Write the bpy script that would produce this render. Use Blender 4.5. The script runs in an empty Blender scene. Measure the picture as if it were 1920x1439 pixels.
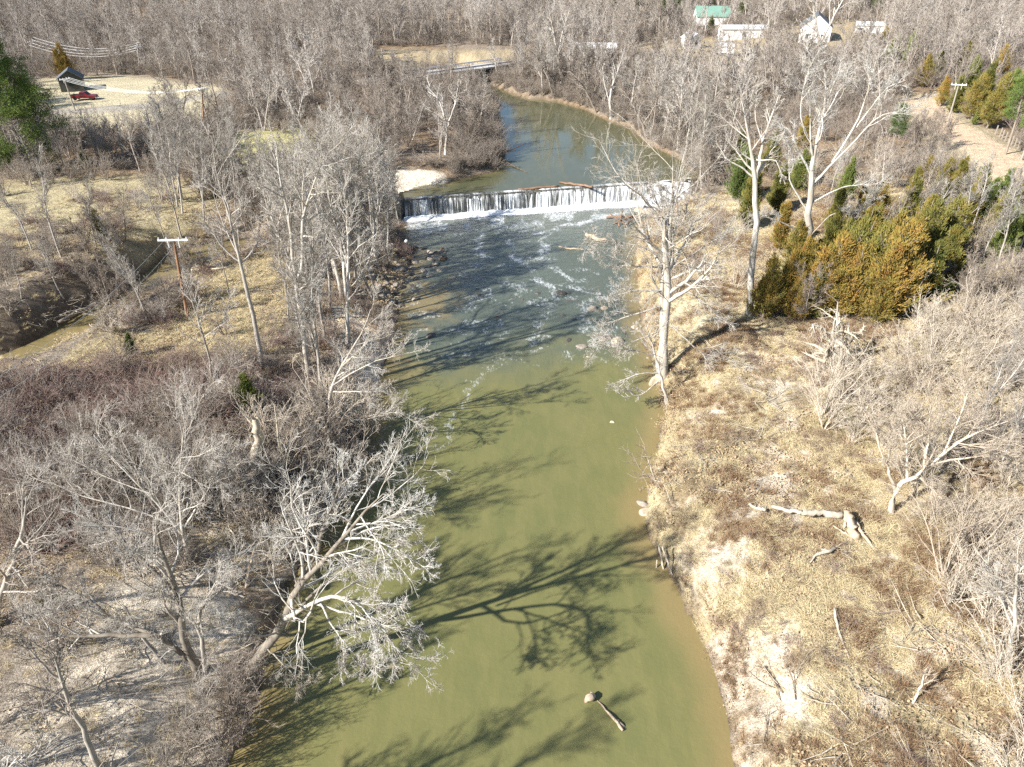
import bpy, math, random
import numpy as np
from mathutils import Vector, Matrix
R_ = math.radians
# ------------------------------------------------------------------ camera, world, sun, exposure
CAMH, PITCH, FOC = 33.0, R_(31.5), 1321.0
SUN_EL, SUN_AZ = R_(33), R_(32)          # shadows run towards (+cos az, +sin az)
sc = bpy.context.scene
cam = bpy.data.objects.new('camera', bpy.data.cameras.new('camera'))
sc.collection.objects.link(cam); sc.camera = cam
cam.location = (0, 0, CAMH); cam.rotation_euler = (math.pi/2-PITCH, 0, 0)
cam.data.sensor_width = 36; cam.data.lens = 36*FOC/1920; cam.data.clip_end = 6000; cam.data.clip_start = .5
w = bpy.data.worlds.new('World'); sc.world = w; w.use_nodes = True
nt = w.node_tree; bg = nt.nodes['Background']
sky = nt.nodes.new('ShaderNodeTexSky'); sky.sky_type = 'NISHITA'; sky.sun_disc = False
sky.sun_elevation = SUN_EL
sdir = Vector((-math.cos(SUN_AZ)*math.cos(SUN_EL), -math.sin(SUN_AZ)*math.cos(SUN_EL), math.sin(SUN_EL)))
sky.sun_rotation = math.atan2(sdir.x, sdir.y)
sky.air_density = 1.0; sky.dust_density = .4; sky.ozone_density = 1.6
nt.links.new(sky.outputs[0], bg.inputs[0]); bg.inputs[1].default_value = .075
sun = bpy.data.objects.new('sun', bpy.data.lights.new('sun', 'SUN')); sc.collection.objects.link(sun)
sun.data.energy = 4.9; sun.data.angle = R_(.75); sun.data.color = (1, .96, .90)
sun.rotation_euler = sdir.to_track_quat('Z', 'Y').to_euler()
sc.view_settings.view_transform = 'Standard'; sc.view_settings.look = 'None'
sc.view_settings.exposure = 1.12; sc.view_settings.gamma = 1
sc.render.engine = 'CYCLES'
cy = sc.cycles
cy.max_bounces = 5; cy.diffuse_bounces = 2; cy.glossy_bounces = 2; cy.transmission_bounces = 2; cy.transparent_max_bounces = 4
cy.use_denoising = False
cy.caustics_reflective = False; cy.caustics_refractive = False

RNG = np.random.default_rng(7)
CP, SP = math.cos(PITCH), math.sin(PITCH)
# ------------------------------------------------------------------ photo pixel <-> place
def plane(px, py, z=0.0):                       # where the line of sight meets a level plane
    u = (px-960)/FOC; v = (py-719.5)/FOC
    t = (CAMH-z)/(SP+v*CP)
    return np.array([u*t, t*(CP-v*SP)])
def upright(px, py, Y):                         # point at forward distance Y
    u = (px-960)/FOC; v = (py-719.5)/FOC
    t = Y/(CP-v*SP)
    return np.array([u*t, Y, CAMH-t*(SP+v*CP)])
def proj(x, y, z):
    t = y*CP+(CAMH-z)*SP
    t = np.maximum(t, .1)
    return 960+FOC*x/t, 719.5+FOC*((CAMH-z)*CP-y*SP)/t
def PX(pts, z=0.0): return np.array([plane(a, b, z) for a, b in pts])
# ------------------------------------------------------------------ noise
def _h(i, j, s):
    v = np.sin(i*127.1+j*311.7+s*74.7)*43758.5453
    return v-np.floor(v)
def vn(x, y, sc_, seed=0):
    x = np.asarray(x, float)/sc_+seed*13.7; y = np.asarray(y, float)/sc_-seed*7.3
    i = np.floor(x); j = np.floor(y); fx = x-i; fy = y-j
    fx = fx*fx*(3-2*fx); fy = fy*fy*(3-2*fy)
    a = _h(i, j, seed); b = _h(i+1, j, seed); c = _h(i, j+1, seed); d = _h(i+1, j+1, seed)
    return a+(b-a)*fx+(c-a)*fy+(a-b-c+d)*fx*fy
def fbm(x, y, s, seed=0, o=4):
    r = 0; a = .5; n = 0
    for k in range(o):
        r = r+a*vn(x, y, s/2**k, seed+k); n += a; a *= .55
    return r/n
def sm(a, b, x):
    t = np.clip((np.asarray(x, float)-a)/(b-a), 0, 1); return t*t*(3-2*t)
def sdist(x, y, poly):                          # >0 outside
    x = np.asarray(x, float); y = np.asarray(y, float)
    d = np.full(x.shape, 1e9); ins = np.zeros(x.shape, bool)
    n = len(poly)
    for i in range(n):
        ax, ay = poly[i]; bx, by = poly[(i+1) % n]
        ex, ey = bx-ax, by-ay; wx, wy = x-ax, y-ay
        t = np.clip((wx*ex+wy*ey)/(ex*ex+ey*ey+1e-9), 0, 1)
        d = np.minimum(d, (wx-ex*t)**2+(wy-ey*t)**2)
        c = ((ay > y) != (by > y))
        with np.errstate(divide='ignore', invalid='ignore'):
            xi = ax+(y-ay)*ex/(ey if ey != 0 else 1e-9)
        ins ^= c & (x < xi)
    d = np.sqrt(d)
    return np.where(ins, -d, d)
def ldist(x, y, line):
    d = np.full(np.shape(x), 1e9)
    for i in range(len(line)-1):
        ax, ay = line[i][:2]; bx, by = line[i+1][:2]
        ex, ey = bx-ax, by-ay; wx, wy = x-ax, y-ay
        t = np.clip((wx*ex+wy*ey)/(ex*ex+ey*ey+1e-9), 0, 1)
        d = np.minimum(d, np.hypot(wx-ex*t, wy-ey*t))
    return d
# ------------------------------------------------------------------ plan of the place
LVL = 2.7
damL, damR = plane(757, 374, LVL), plane(1215, 343, LVL)
cas = plane(1296, 334, LVL)
left = [(430,1439),(480,1320),(515,1200),(535,1100),(590,1030),(645,940),(680,870),(705,780),(715,700),(733,640),(748,590),(742,555),(765,520),(770,480),(755,440),(754,404)]
right = [(1375,1439),(1360,1330),(1330,1240),(1290,1150),(1262,1080),(1228,1030),(1205,960),(1218,900),(1238,820),(1246,770),(1230,720),(1215,660),(1200,600),(1195,540),(1190,480),(1200,430),(1255,400),(1302,372)]
RIVER = np.vstack([[[-14.5, -30]], [[-14, 8]], PX(left), [damL+[0, 1.2]], [damR+[0, 1.2]], [cas+[.5, .5]], PX(right[::-1]), [[10.5, 8]], [[10, -30]]])
pl = [(775,364),(860,337),(930,322),(948,290),(935,240),(935,205),(905,172),(870,158),(800,140),(770,132)]
pr = [(860,122),(905,150),(935,166),(985,185),(1040,190),(1095,205),(1135,225),(1180,240),(1215,272),(1275,300),(1302,331)]
POOL = np.vstack([[damL-[0, 1]], PX(pl, LVL), PX(pr, LVL), [cas], [damR-[0, 1]]])
CREEK = PX([(-200,740),(0,706),(80,690),(150,650),(215,612),(270,575),(335,545),(400,510),(440,490),(475,462),(470,448),(400,455),(330,472),(300,490),(235,545),(150,588),(60,640),(0,668),(-200,705)], .2)
ROAD = [plane(a, b, 7) for a, b in [(1720,190),(1755,225),(1800,252),(1860,290),(1925,345),(2020,430),(2120,560)]]
DRIVE = [plane(a, b, 5) for a, b in [(60,205),(170,198),(280,192),(420,175),(560,160),(700,148),(770,141)]]
BARS = PX([(690, 500), (755, 455), (850, 458), (862, 485), (800, 530), (790, 568), (735, 585), (690, 545)], 0)
def land(x, y):
    h = 3.0+1.0*sm(-25, -60, x)+3.2*sm(16, 60, x)+2.2*sm(60, 110, x)
    h = np.maximum(h, 4.0*sm(88, 104, y))
    h = h+sm(300, 900, y)*34+sm(120, 260, y)*1.2
    h = h+(fbm(x, y, 14, 3)-.5)*1.3
    return h
def hf(x, y):
    x = np.asarray(x, float); y = np.asarray(y, float)
    L = land(x, y)
    d1 = sdist(x, y, RIVER); d2 = sdist(x, y, CREEK); d3 = sdist(x, y, POOL)
    rgt = sm(-2, 4, x)
    w1 = 11-5.5*rgt
    wob = (fbm(x, y, 3.5, 5, 3)-.5)
    d1w = d1+wob*1.9*sm(-.6, 1.6, d1+.3)+(vn(x, y, .9, 8)-.5)*.45*(1-sm(1, 4, np.abs(d1)))
    s = np.clip(d1w/w1, 0, 1); s = s*(2-s)
    cut = (.25+.35*rgt)*sm(0, .6, d1w)
    f1 = np.where(d1w > 0, cut+(L-cut)*s**1.25, np.maximum(d1w*.3, -1.3))
    bm_ = (1-sm(-1.5, .8, sdist(x, y, BARS)))*(d1 < 1.5)
    f1 = np.maximum(f1, (-.12+(fbm(x, y, 1.7, 7, 3)-.47)*1.5)*bm_-(1-bm_)*9)
    s2 = np.clip((d2+wob*.8)/5, 0, 1)
    f2 = np.where(d2 > 0, .2+(L-.2)*(s2*(2-s2)), np.maximum(.2+d2*.4, -.8))
    s3 = np.clip(d3/5, 0, 1)
    L3 = np.maximum(L, 3.7)
    f3 = np.where(d3 > 0, LVL+.05+(L3-LVL-.05)*(s3*(2-s3)), np.maximum(LVL+d3*.4, 1.5))
    f3 = np.where(y > 96, f3, 99)
    h = np.minimum(np.minimum(f1, f2), f3)
    h = h+(fbm(x, y, 1.6, 9, 3)-.5)*.55*sm(.4, 3, np.minimum(np.minimum(d1, d2), d3))
    h = h+(fbm(x, y, .75, 12, 2)-.5)*.22*sm(.6, 2.5, np.minimum(np.minimum(d1, d2), d3))*(1-sm(80, 110, y))
    rd = ldist(x, y, ROAD)
    h = h+(7.2-h)*(1-sm(2.5, 7, rd))*sm(40, 55, x)
    return h
def H1(x, y): return float(hf(np.array([x]), np.array([y]))[0])
def at(px, py):                                 # where the line of sight meets the ground
    u = (px-960)/FOC; v = (py-719.5)/FOC
    dz = SP+v*CP; dy = CP-v*SP
    t0 = (CAMH-9)/max(dz, .02) if dz > .1 else 60
    t = np.linspace(min(t0, 200)*.8, min((CAMH+1)/max(dz, .02), 900), 700)
    z = CAMH-t*dz; h = hf(u*t, t*dy)
    k = np.argmax(z < h)
    return np.array([u*t[k], t[k]*dy, h[k]])
def water_d(x, y): return np.minimum(np.minimum(sdist(x, y, RIVER), sdist(x, y, CREEK)), sdist(x, y, POOL))
def above_dam(x, y):
    e = damR-damL
    return (x-damL[0])*(-e[1])+(y-damL[1])*e[0] > 0
# ------------------------------------------------------------------ object helpers
COL = sc.collection
def tag(o, label=None, cat=None, group=None, kind=None):
    if label: o['label'] = label
    if cat: o['category'] = cat
    if group: o['group'] = group
    if kind: o['kind'] = kind
    return o
def mesh(name, V, F=None, mats=(), smooth=False, Q=None, mi=None):
    me = bpy.data.meshes.new(name)
    if Q is not None:                           # all faces with the same count of corners
        V = np.asarray(V, np.float32).reshape(-1, 3); Q = np.asarray(Q, np.int32)
        n, c = Q.shape
        me.vertices.add(len(V)); me.vertices.foreach_set('co', V.ravel())
        me.loops.add(n*c); me.loops.foreach_set('vertex_index', Q.ravel())
        me.polygons.add(n); me.polygons.foreach_set('loop_start', np.arange(0, n*c, c, dtype=np.int32))
        if mi is not None: me.polygons.foreach_set('material_index', np.asarray(mi, np.int32))
        me.update(calc_edges=True)
    else:
        me.from_pydata([tuple(v) for v in V], [], [tuple(f) for f in F]); me.update()
    for m in mats: me.materials.append(m)
    if smooth: me.polygons.foreach_set('use_smooth', np.ones(len(me.polygons), bool))
    return me
def ob(name, me, parent=None, loc=None, rz=None, s=None):
    o = bpy.data.objects.new(name, me); COL.objects.link(o)
    if parent: o.parent = parent
    if loc is not None: o.location = loc
    if rz is not None: o.rotation_euler = (0, 0, rz)
    if s is not None: o.scale = (s, s, s) if np.isscalar(s) else s
    return o
def fattr(me, name, vals, dom='POINT'):
    a = me.attributes.new(name, 'FLOAT', dom); a.data.foreach_set('value', np.asarray(vals, np.float32))
def cattr(me, name, rgb):
    a = me.attributes.new(name, 'FLOAT_COLOR', 'POINT')
    c = np.ones((len(rgb), 4), np.float32); c[:, :3] = rgb
    a.data.foreach_set('color', c.ravel())
# materials --------------------------------------------------------
class NT:
    def __init__(s, name):
        s.m = bpy.data.materials.new(name); s.m.use_nodes = True; s.t = s.m.node_tree; s.b = s.t.nodes['Principled BSDF']
    def n(s, kind, **kw):
        nd = s.t.nodes.new(kind)
        for k, v in kw.items():
            if k.startswith('i_'): nd.inputs[int(k[2:]) if k[2:].isdigit() else k[2:].replace('_', ' ')].default_value = v
            else: setattr(nd, k, v)
        return nd
    def l(s, a, b): s.t.links.new(a, b)
    def noise(s, scale, detail=4, vec=None, rough=.6):
        nd = s.n('ShaderNodeTexNoise', i_Scale=scale, i_Detail=detail, i_Roughness=rough)
        if vec is not None: s.l(vec, nd.inputs['Vector'])
        return nd.outputs[0]
    def ramp(s, fac, stops):
        nd = s.n('ShaderNodeValToRGB'); e = nd.color_ramp.elements
        while len(e) < len(stops): e.new(.5)
        for q, (p, c) in zip(e, stops): q.position = p; q.color = (*c, 1) if len(c) == 3 else c
        s.l(fac, nd.inputs[0]); return nd.outputs[0]
    def mix(s, fac, a, b, mode='MIX'):
        nd = s.n('ShaderNodeMix', data_type='RGBA', blend_type=mode)
        for k, v in ((0, fac), (6, a), (7, b)):
            if hasattr(v, 'is_linked'): s.l(v, nd.inputs[k])
            else: nd.inputs[k].default_value = v if k == 0 else (*v, 1)
        return nd.outputs[2]
    def math(s, op, a, b=0.0, clamp=False):
        nd = s.n('ShaderNodeMath', operation=op, use_clamp=clamp)
        for k, v in ((0, a), (1, b)):
            if hasattr(v, 'is_linked'): s.l(v, nd.inputs[k])
            else: nd.inputs[k].default_value = v
        return nd.outputs[0]
    def bump(s, h, strength, dist):
        nd = s.n('ShaderNodeBump', i_Strength=strength, i_Distance=dist); s.l(h, nd.inputs['Height'])
        s.l(nd.outputs[0], s.b.inputs['Normal']); return nd
    def attr(s, name, out=2): return s.n('ShaderNodeAttribute', attribute_name=name).outputs[out]
    def col(s, c):
        if hasattr(c, 'is_linked'): s.l(c, s.b.inputs['Base Color'])
        else: s.b.inputs['Base Color'].default_value = (*c, 1)
    def rough(s, r, spec=.3): s.b.inputs['Roughness'].default_value = r; s.b.inputs['Specular IOR Level'].default_value = spec
def plain(name, c, r=.8, c2=None, scale=3, spec=.3):
    t = NT(name); 
    if c2 is None: c2 = tuple(v*.72 for v in c)
    co = t.n('ShaderNodeTexCoord').outputs['Object']
    t.col(t.mix(t.ramp(t.noise(scale, 5, co), [(.35, (0, 0, 0)), (.65, (1, 1, 1))]), c, c2)); t.rough(r, spec); return t.m
def bark(name, ca, cb, cc, patch=0.0, cpatch=(.6, .57, .5), foot=0):
    t = NT(name); oi = t.n('ShaderNodeObjectInfo').outputs['Random']
    base = t.ramp(oi, [(0, ca), (.5, cb), (1, cc)])
    co = t.n('ShaderNodeTexCoord').outputs['Object']
    mp = t.n('ShaderNodeMapping'); mp.inputs['Scale'].default_value = (3, 3, .8); t.l(co, mp.inputs[0])
    nz = t.noise(1.6, 5, mp.outputs[0])
    c = t.mix(t.ramp(nz, [(.35, (0, 0, 0)), (.7, (1, 1, 1))]), base, t.mix(.45, base, (.08, .07, .06)))
    if patch:
        n2 = t.noise(.9, 4, mp.outputs[0], .7)
        c = t.mix(t.ramp(n2, [(.5-patch*.1, (1, 1, 1)), (.56, (0, 0, 0))]), c, cpatch)
    if foot:                                    # old rough bark low on the stem, as on sycamores
        sx = t.n('ShaderNodeSeparateXYZ'); t.l(co, sx.inputs[0])
        g = t.math('ADD', t.math('DIVIDE', sx.outputs[2], foot), t.math('MULTIPLY', t.math('SUBTRACT', nz, .5), 1.6))
        c = t.mix(t.ramp(g, [(.25, (1, 1, 1)), (1, (0, 0, 0))]), c, (.30, .26, .20))
    t.col(c); t.rough(.9, .2); t.bump(nz, .5, .05); return t.m
def leafm(name, stops, scale=.9, trans=True):
    t = NT(name); oi = t.n('ShaderNodeObjectInfo').outputs['Random']
    co = t.n('ShaderNodeTexCoord').outputs['Object']
    n = t.noise(scale, 4, co)
    f = t.math('ADD', t.math('MULTIPLY', oi, .55), t.math('MULTIPLY', t.math('SUBTRACT', n, .5), 1.6))
    f = t.math('ADD', f, .22, True)
    t.col(t.ramp(f, stops)); t.rough(.75, .25)
    return t.m
M = {}
M['bark'] = bark('grey_bark', (.54, .50, .44), (.33, .285, .235), (.50, .47, .42))
M['bark_brown'] = bark('brown_bark', (.33, .275, .22), (.40, .34, .285), (.29, .24, .19))
M['bark_pale'] = bark('pale_bark', (.66, .62, .56), (.57, .53, .47), (.74, .71, .66), patch=1.0, cpatch=(.40, .35, .28))
M['bark_syc'] = bark('sycamore_bark', (.72, .69, .63), (.66, .63, .57), (.76, .74, .69), patch=1.2, cpatch=(.38, .33, .26), foot=7.5)
M['bark_old'] = bark('old_bark', (.33, .29, .235), (.29, .25, .20), (.36, .32, .27), patch=1.0, cpatch=(.17, .145, .115))  # grey-brown trunk bark; also carries the shade painted into dark limbs
M['bark_far'] = bark('wood_bark', (.50, .445, .385), (.32, .27, .225), (.62, .565, .50))
M['twig_pale'] = bark('straw_twig', (.64, .55, .43), (.72, .63, .51), (.52, .43, .33))
M['bramble'] = bark('bramble_cane', (.31, .20, .165), (.40, .30, .25), (.26, .17, .15))
M['dead'] = bark('dead_wood', (.50, .44, .35), (.58, .50, .38), (.46, .42, .36))
M['cedar'] = leafm('cedar_foliage', [(0, (.075, .105, .025)), (.4, (.22, .20, .05)), (.75, (.33, .23, .055)), (1, (.42, .23, .065))])
M['cedar_green'] = leafm('green_cedar_foliage', [(0, (.10, .15, .04)), (.5, (.17, .21, .055)), (1, (.28, .28, .075))])
M['pine'] = leafm('pine_needles', [(0, (.065, .11, .03)), (.5, (.12, .185, .045)), (1, (.22, .28, .07))])
M['grass_blade'] = leafm('dry_grass_blades', [(0, (.54, .42, .24)), (.5, (.69, .58, .36)), (1, (.43, .36, .19))])
M['weed'] = leafm('brown_weed_stalks', [(0, (.20, .125, .075)), (.5, (.29, .19, .11)), (1, (.36, .26, .15))])
M['leaf'] = leafm('fallen_leaves', [(0, (.32, .22, .13)), (.5, (.43, .32, .20)), (1, (.26, .18, .12))])
M['rock'] = plain('river_rock', (.36, .31, .25), .8, (.22, .19, .16), 4)
M['rock_wet'] = plain('wet_rock', (.13, .115, .095), .45, (.07, .06, .05), 4)
# ------------------------------------------------------------------ branching growth (batches of limbs)
def nrm(v): return v/(np.linalg.norm(v, axis=-1, keepdims=True)+1e-9)
def strands(P0, D0, L, R0, R1, n, wander, trop, rng):
    P = [P0]; D = D0; m = len(P0); up = np.array([0, 0, 1.])
    for i in range(n):
        D = nrm(D+wander*rng.normal(size=(m, 3))+np.asarray(trop).reshape(-1, 1)*up)
        P.append(P[-1]+D*(L/n)[:, None])
    P = np.stack(P, 1); t = np.linspace(0, 1, n+1)
    R = R0[:, None]*(1-t)**.8+R1*(1-(1-t)**.8)
    return P, R
def kids(P, R, cnt, t0, t1, ang, asd, rat, rng, rf=.62, rmin=.01, shape=.6, side=None):
    m, n1, _ = P.shape
    L = np.linalg.norm(np.diff(P, axis=1), axis=2).sum(1)
    idx = np.repeat(np.arange(m), cnt); k = len(idx)
    t = (np.tile((np.arange(cnt)+.5)/cnt, m)+rng.uniform(-.5, .5, k)/cnt)*(t1-t0)+t0
    f = np.clip(t, 0, .999)*(n1-1); i = f.astype(int); fr = (f-i)[:, None]
    a, b = P[idx, i], P[idx, i+1]
    P0 = a+(b-a)*fr; T = nrm(b-a)
    r = R[idx, i]*(1-fr[:, 0])+R[idx, i+1]*fr[:, 0]
    q = rng.normal(size=(k, 3)); q = nrm(q-(q*T).sum(1, keepdims=True)*T)
    an = np.radians(ang+asd*rng.normal(size=k))[:, None]
    D = nrm(T*np.cos(an)+q*np.sin(an))
    LL = L[idx]*rat*(1.1-shape*t)*rng.uniform(.65, 1.25, k)
    return P0, D, LL, np.maximum(r*rf, rmin)
def tubes(P, R, k):
    m, n, _ = P.shape
    T = np.gradient(P, axis=1); T = nrm(T)
    mean = nrm(T.mean(1)); ref = np.where(np.abs(mean[:, 2:3]) < .8, [[0, 0, 1.]], [[1., 0, 0]])[:, None, :]
    U = nrm(np.cross(T, np.broadcast_to(ref, T.shape))); V = np.cross(T, U)
    a = np.arange(k)*2*np.pi/k
    ring = P[:, :, None]+R[:, :, None, None]*(np.cos(a)[:, None]*U[:, :, None]+np.sin(a)[:, None]*V[:, :, None])
    vs = ring.reshape(-1, 3)
    base = (np.arange(m)[:, None, None]*n+np.arange(n-1)[None, :, None])*k; j = np.arange(k)[None, None, :]
    j2 = (j+1) % k
    F = np.stack([base+j, base+j2, base+k+j2, base+k+j], -1).reshape(-1, 4)
    return vs, F
def merge(parts):
    V = []; F = []; o = 0
    for v, f in parts: V.append(v); F.append(f+o); o += len(v)
    return np.concatenate(V), np.concatenate(F)
def resample(pts, rad, n=12):
    pts = np.array(pts, float); s = np.r_[0, np.cumsum(np.linalg.norm(np.diff(pts, axis=0), axis=1))]; s /= s[-1]
    # gentle smoothing by cubic-ish interpolation
    t = np.linspace(0, 1, n)
    out = np.stack([np.interp(t, s, pts[:, i]) for i in range(3)], 1)
    for _ in range(1): out[1:-1] = .5*out[1:-1]+.25*(out[:-2]+out[2:])
    return out, np.interp(t, s, rad)
def foliage_levels(P1, R1, spec, rng, sides=(5, 3, 3, 3)):
    """carry on from a batch of limbs through the levels of spec; returns tube parts"""
    parts = []; P, R = P1, R1
    for li, q in enumerate(spec):
        p0, d, l, r0 = kids(P, R, q['n'], q.get('t0', .2), q.get('t1', 1), q.get('a', 45), q.get('asd', 12), q['l'], rng, q.get('rf', .6), q['r'], q.get('shape', .5))
        P, R = strands(p0, d, l, r0, q['r']*.6, q.get('seg', 3), q.get('w', .15), q.get('trop', .05), rng)
        parts.append(tubes(P, R, sides[min(li, 3)]))
    return parts
def gen_tree(H, r, seed, limbs=16, t0=.35, ang=48, lr=.34, spec=None, wander=.05, fork=1, lw=.12, ltrop=.1, tiltv=.0):
    rng = np.random.default_rng(seed)
    P0 = np.zeros((fork, 3)); 
    if fork > 1:
        az = rng.uniform(0, 6.28)+np.arange(fork)*6.28/fork; D0 = np.stack([np.cos(az)*.28, np.sin(az)*.28, np.ones(fork)], 1)
        D0 = nrm(D0); P0[:, :2] = D0[:, :2]*r*.8
    else: D0 = nrm(np.array([[rng.normal()*tiltv, rng.normal()*tiltv, 1.]]))
    P0[:, 2] = -.4
    hh = H*rng.uniform(.8, 1, fork) if fork > 1 else np.array([H])
    P, R = strands(P0, D0, hh, np.full(fork, r), .025, 14, wander, .04, rng)
    R[:, 0] *= 1.35
    tr = [tubes(P, R, 7)]
    p0, d, l, r0 = kids(P, R, limbs, t0, .98, ang, 9, lr, rng, .5, .03, .72)
    LP, LR = strands(p0, d, l, r0, .02, 7, lw, ltrop, rng)
    tr.append(tubes(LP, LR, 5))
    cr = foliage_levels(LP, LR, spec, rng)
    # twigs at trunk top
    cr += foliage_levels(P[:, 8:], R[:, 8:], spec[1:], rng)
    return merge(tr), merge(cr)
NEAR = [dict(n=10, l=.42, r=.020, seg=4, w=.12, trop=.05, a=42), dict(n=7, l=.45, r=.013, seg=3, w=.13, trop=.03, a=40), dict(n=4, l=.5, r=.010, seg=2, w=.12, a=38)]
MID = [dict(n=8, l=.42, r=.028, seg=3, w=.16, trop=.05, a=42), dict(n=7, l=.5, r=.019, seg=2, w=.18, a=40)]
FAR = [dict(n=7, l=.46, r=.045, seg=2, w=.16, trop=.05, a=42), dict(n=5, l=.55, r=.034, seg=1, w=.15, a=40)]
def gen_shrub(H, seed, stems=11, r=.035, spread=.5, spec=None, arch=-.02, wander=.12):
    rng = np.random.default_rng(seed)
    az = rng.uniform(0, 6.28, stems); sp = rng.uniform(.1, 1, stems)*spread
    D0 = nrm(np.stack([np.cos(az)*sp, np.sin(az)*sp, np.ones(stems)], 1))
    P0 = np.stack([np.cos(az)*.2*sp, np.sin(az)*.2*sp, np.full(stems, -.15)], 1)
    P, R = strands(P0, D0, H*rng.uniform(.6, 1.1, stems), np.full(stems, r), .012, 7, wander, arch, rng)
    st = tubes(P, R, 4)
    return st, merge(foliage_levels(P, R, spec, rng, (3, 3, 3)))
TREES = {}
def proto_tree(key, mat, args):
    (tv, tf), (cv, cf) = gen_tree(**args)
    TREES[key] = (mesh(key+'_trunk', tv, Q=tf, mats=[mat], smooth=True), mesh(key+'_crown', cv, Q=cf, mats=[mat], smooth=True))
def proto_single(key, mat, tr):
    v, f = merge(list(tr)); TREES[key] = mesh(key, v, Q=f, mats=[mat], smooth=True)
for i in range(4):
    proto_tree('slender%d' % i, M['bark'], dict(H=15+i, r=.17, seed=20+i, limbs=15, t0=.32, ang=40, lr=.30, spec=NEAR, tiltv=.05))
for i in range(3):
    proto_tree('brown%d' % i, M['bark_brown'], dict(H=11+i, r=.15, seed=30+i, limbs=14, t0=.15, ang=42, lr=.42, spec=NEAR, fork=2+i % 2))
for i in range(3):
    proto_tree('pale%d' % i, M['bark_pale'], dict(H=17+i, r=.26, seed=40+i, limbs=13, t0=.3, ang=52, lr=.42, spec=NEAR, lw=.2, wander=.08))
for i in range(4):
    proto_single('mid%d' % i, M['bark_far'], gen_tree(H=13+i, r=.19, seed=50+i, limbs=14, t0=.25, ang=38, lr=.36, spec=MID, fork=1+i % 2))
for i in range(4):
    proto_single('far%d' % i, M['bark_far'], gen_tree(H=14+i, r=.24, seed=60+i, limbs=12, t0=.22, ang=38, lr=.38, spec=FAR, fork=1+i % 2))
SH = [dict(n=6, l=.5, r=.014, seg=3, w=.16, trop=.02, a=32), dict(n=5, l=.5, r=.010, seg=2, w=.2, a=36), dict(n=3, l=.55, r=.008, seg=1, w=.2, a=36)]
SHM = [dict(n=7, l=.5, r=.020, seg=2, w=.16, a=34), dict(n=4, l=.55, r=.016, seg=1, w=.2, a=36)]
def proto_shrub(key, mat, args): proto_single(key, mat, gen_shrub(**args))
for i in range(3): proto_shrub('shrub_pale%d' % i, M['twig_pale'], dict(H=4.6+i*.6, seed=70+i, stems=9, spread=.75, r=.05, spec=SH))
M['shrub_bark'] = bark('shrub_bark', (.42, .365, .30), (.34, .27, .215), (.56, .51, .45))
for i in range(3): proto_shrub('shrub_grey%d' % i, M['shrub_bark'], dict(H=4.+i*.6, seed=80+i, stems=10, spread=.7, r=.04, spec=SH))
for i in range(3): proto_shrub('bramble%d' % i, M['bramble'], dict(H=2.3+i*.3, seed=90+i, stems=22, spread=1.5, r=.016, spec=SH[:2], arch=-.16, wander=.22))
M['straw_twig'] = bark('dry_stalk', (.46, .34, .22), (.56, .45, .30), (.36, .25, .16))
for i in range(2): proto_shrub('straw_scrub%d' % i, M['straw_twig'], dict(H=2.2+i*.5, seed=190+i, stems=24, spread=1.3, r=.016, spec=SH[:2], arch=-.12, wander=.2))
for i in range(3): proto_shrub('brush%d' % i, M['bark_brown'], dict(H=3.2+i*.8, seed=100+i, stems=14, spread=.7, r=.04, spec=SHM))
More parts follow.
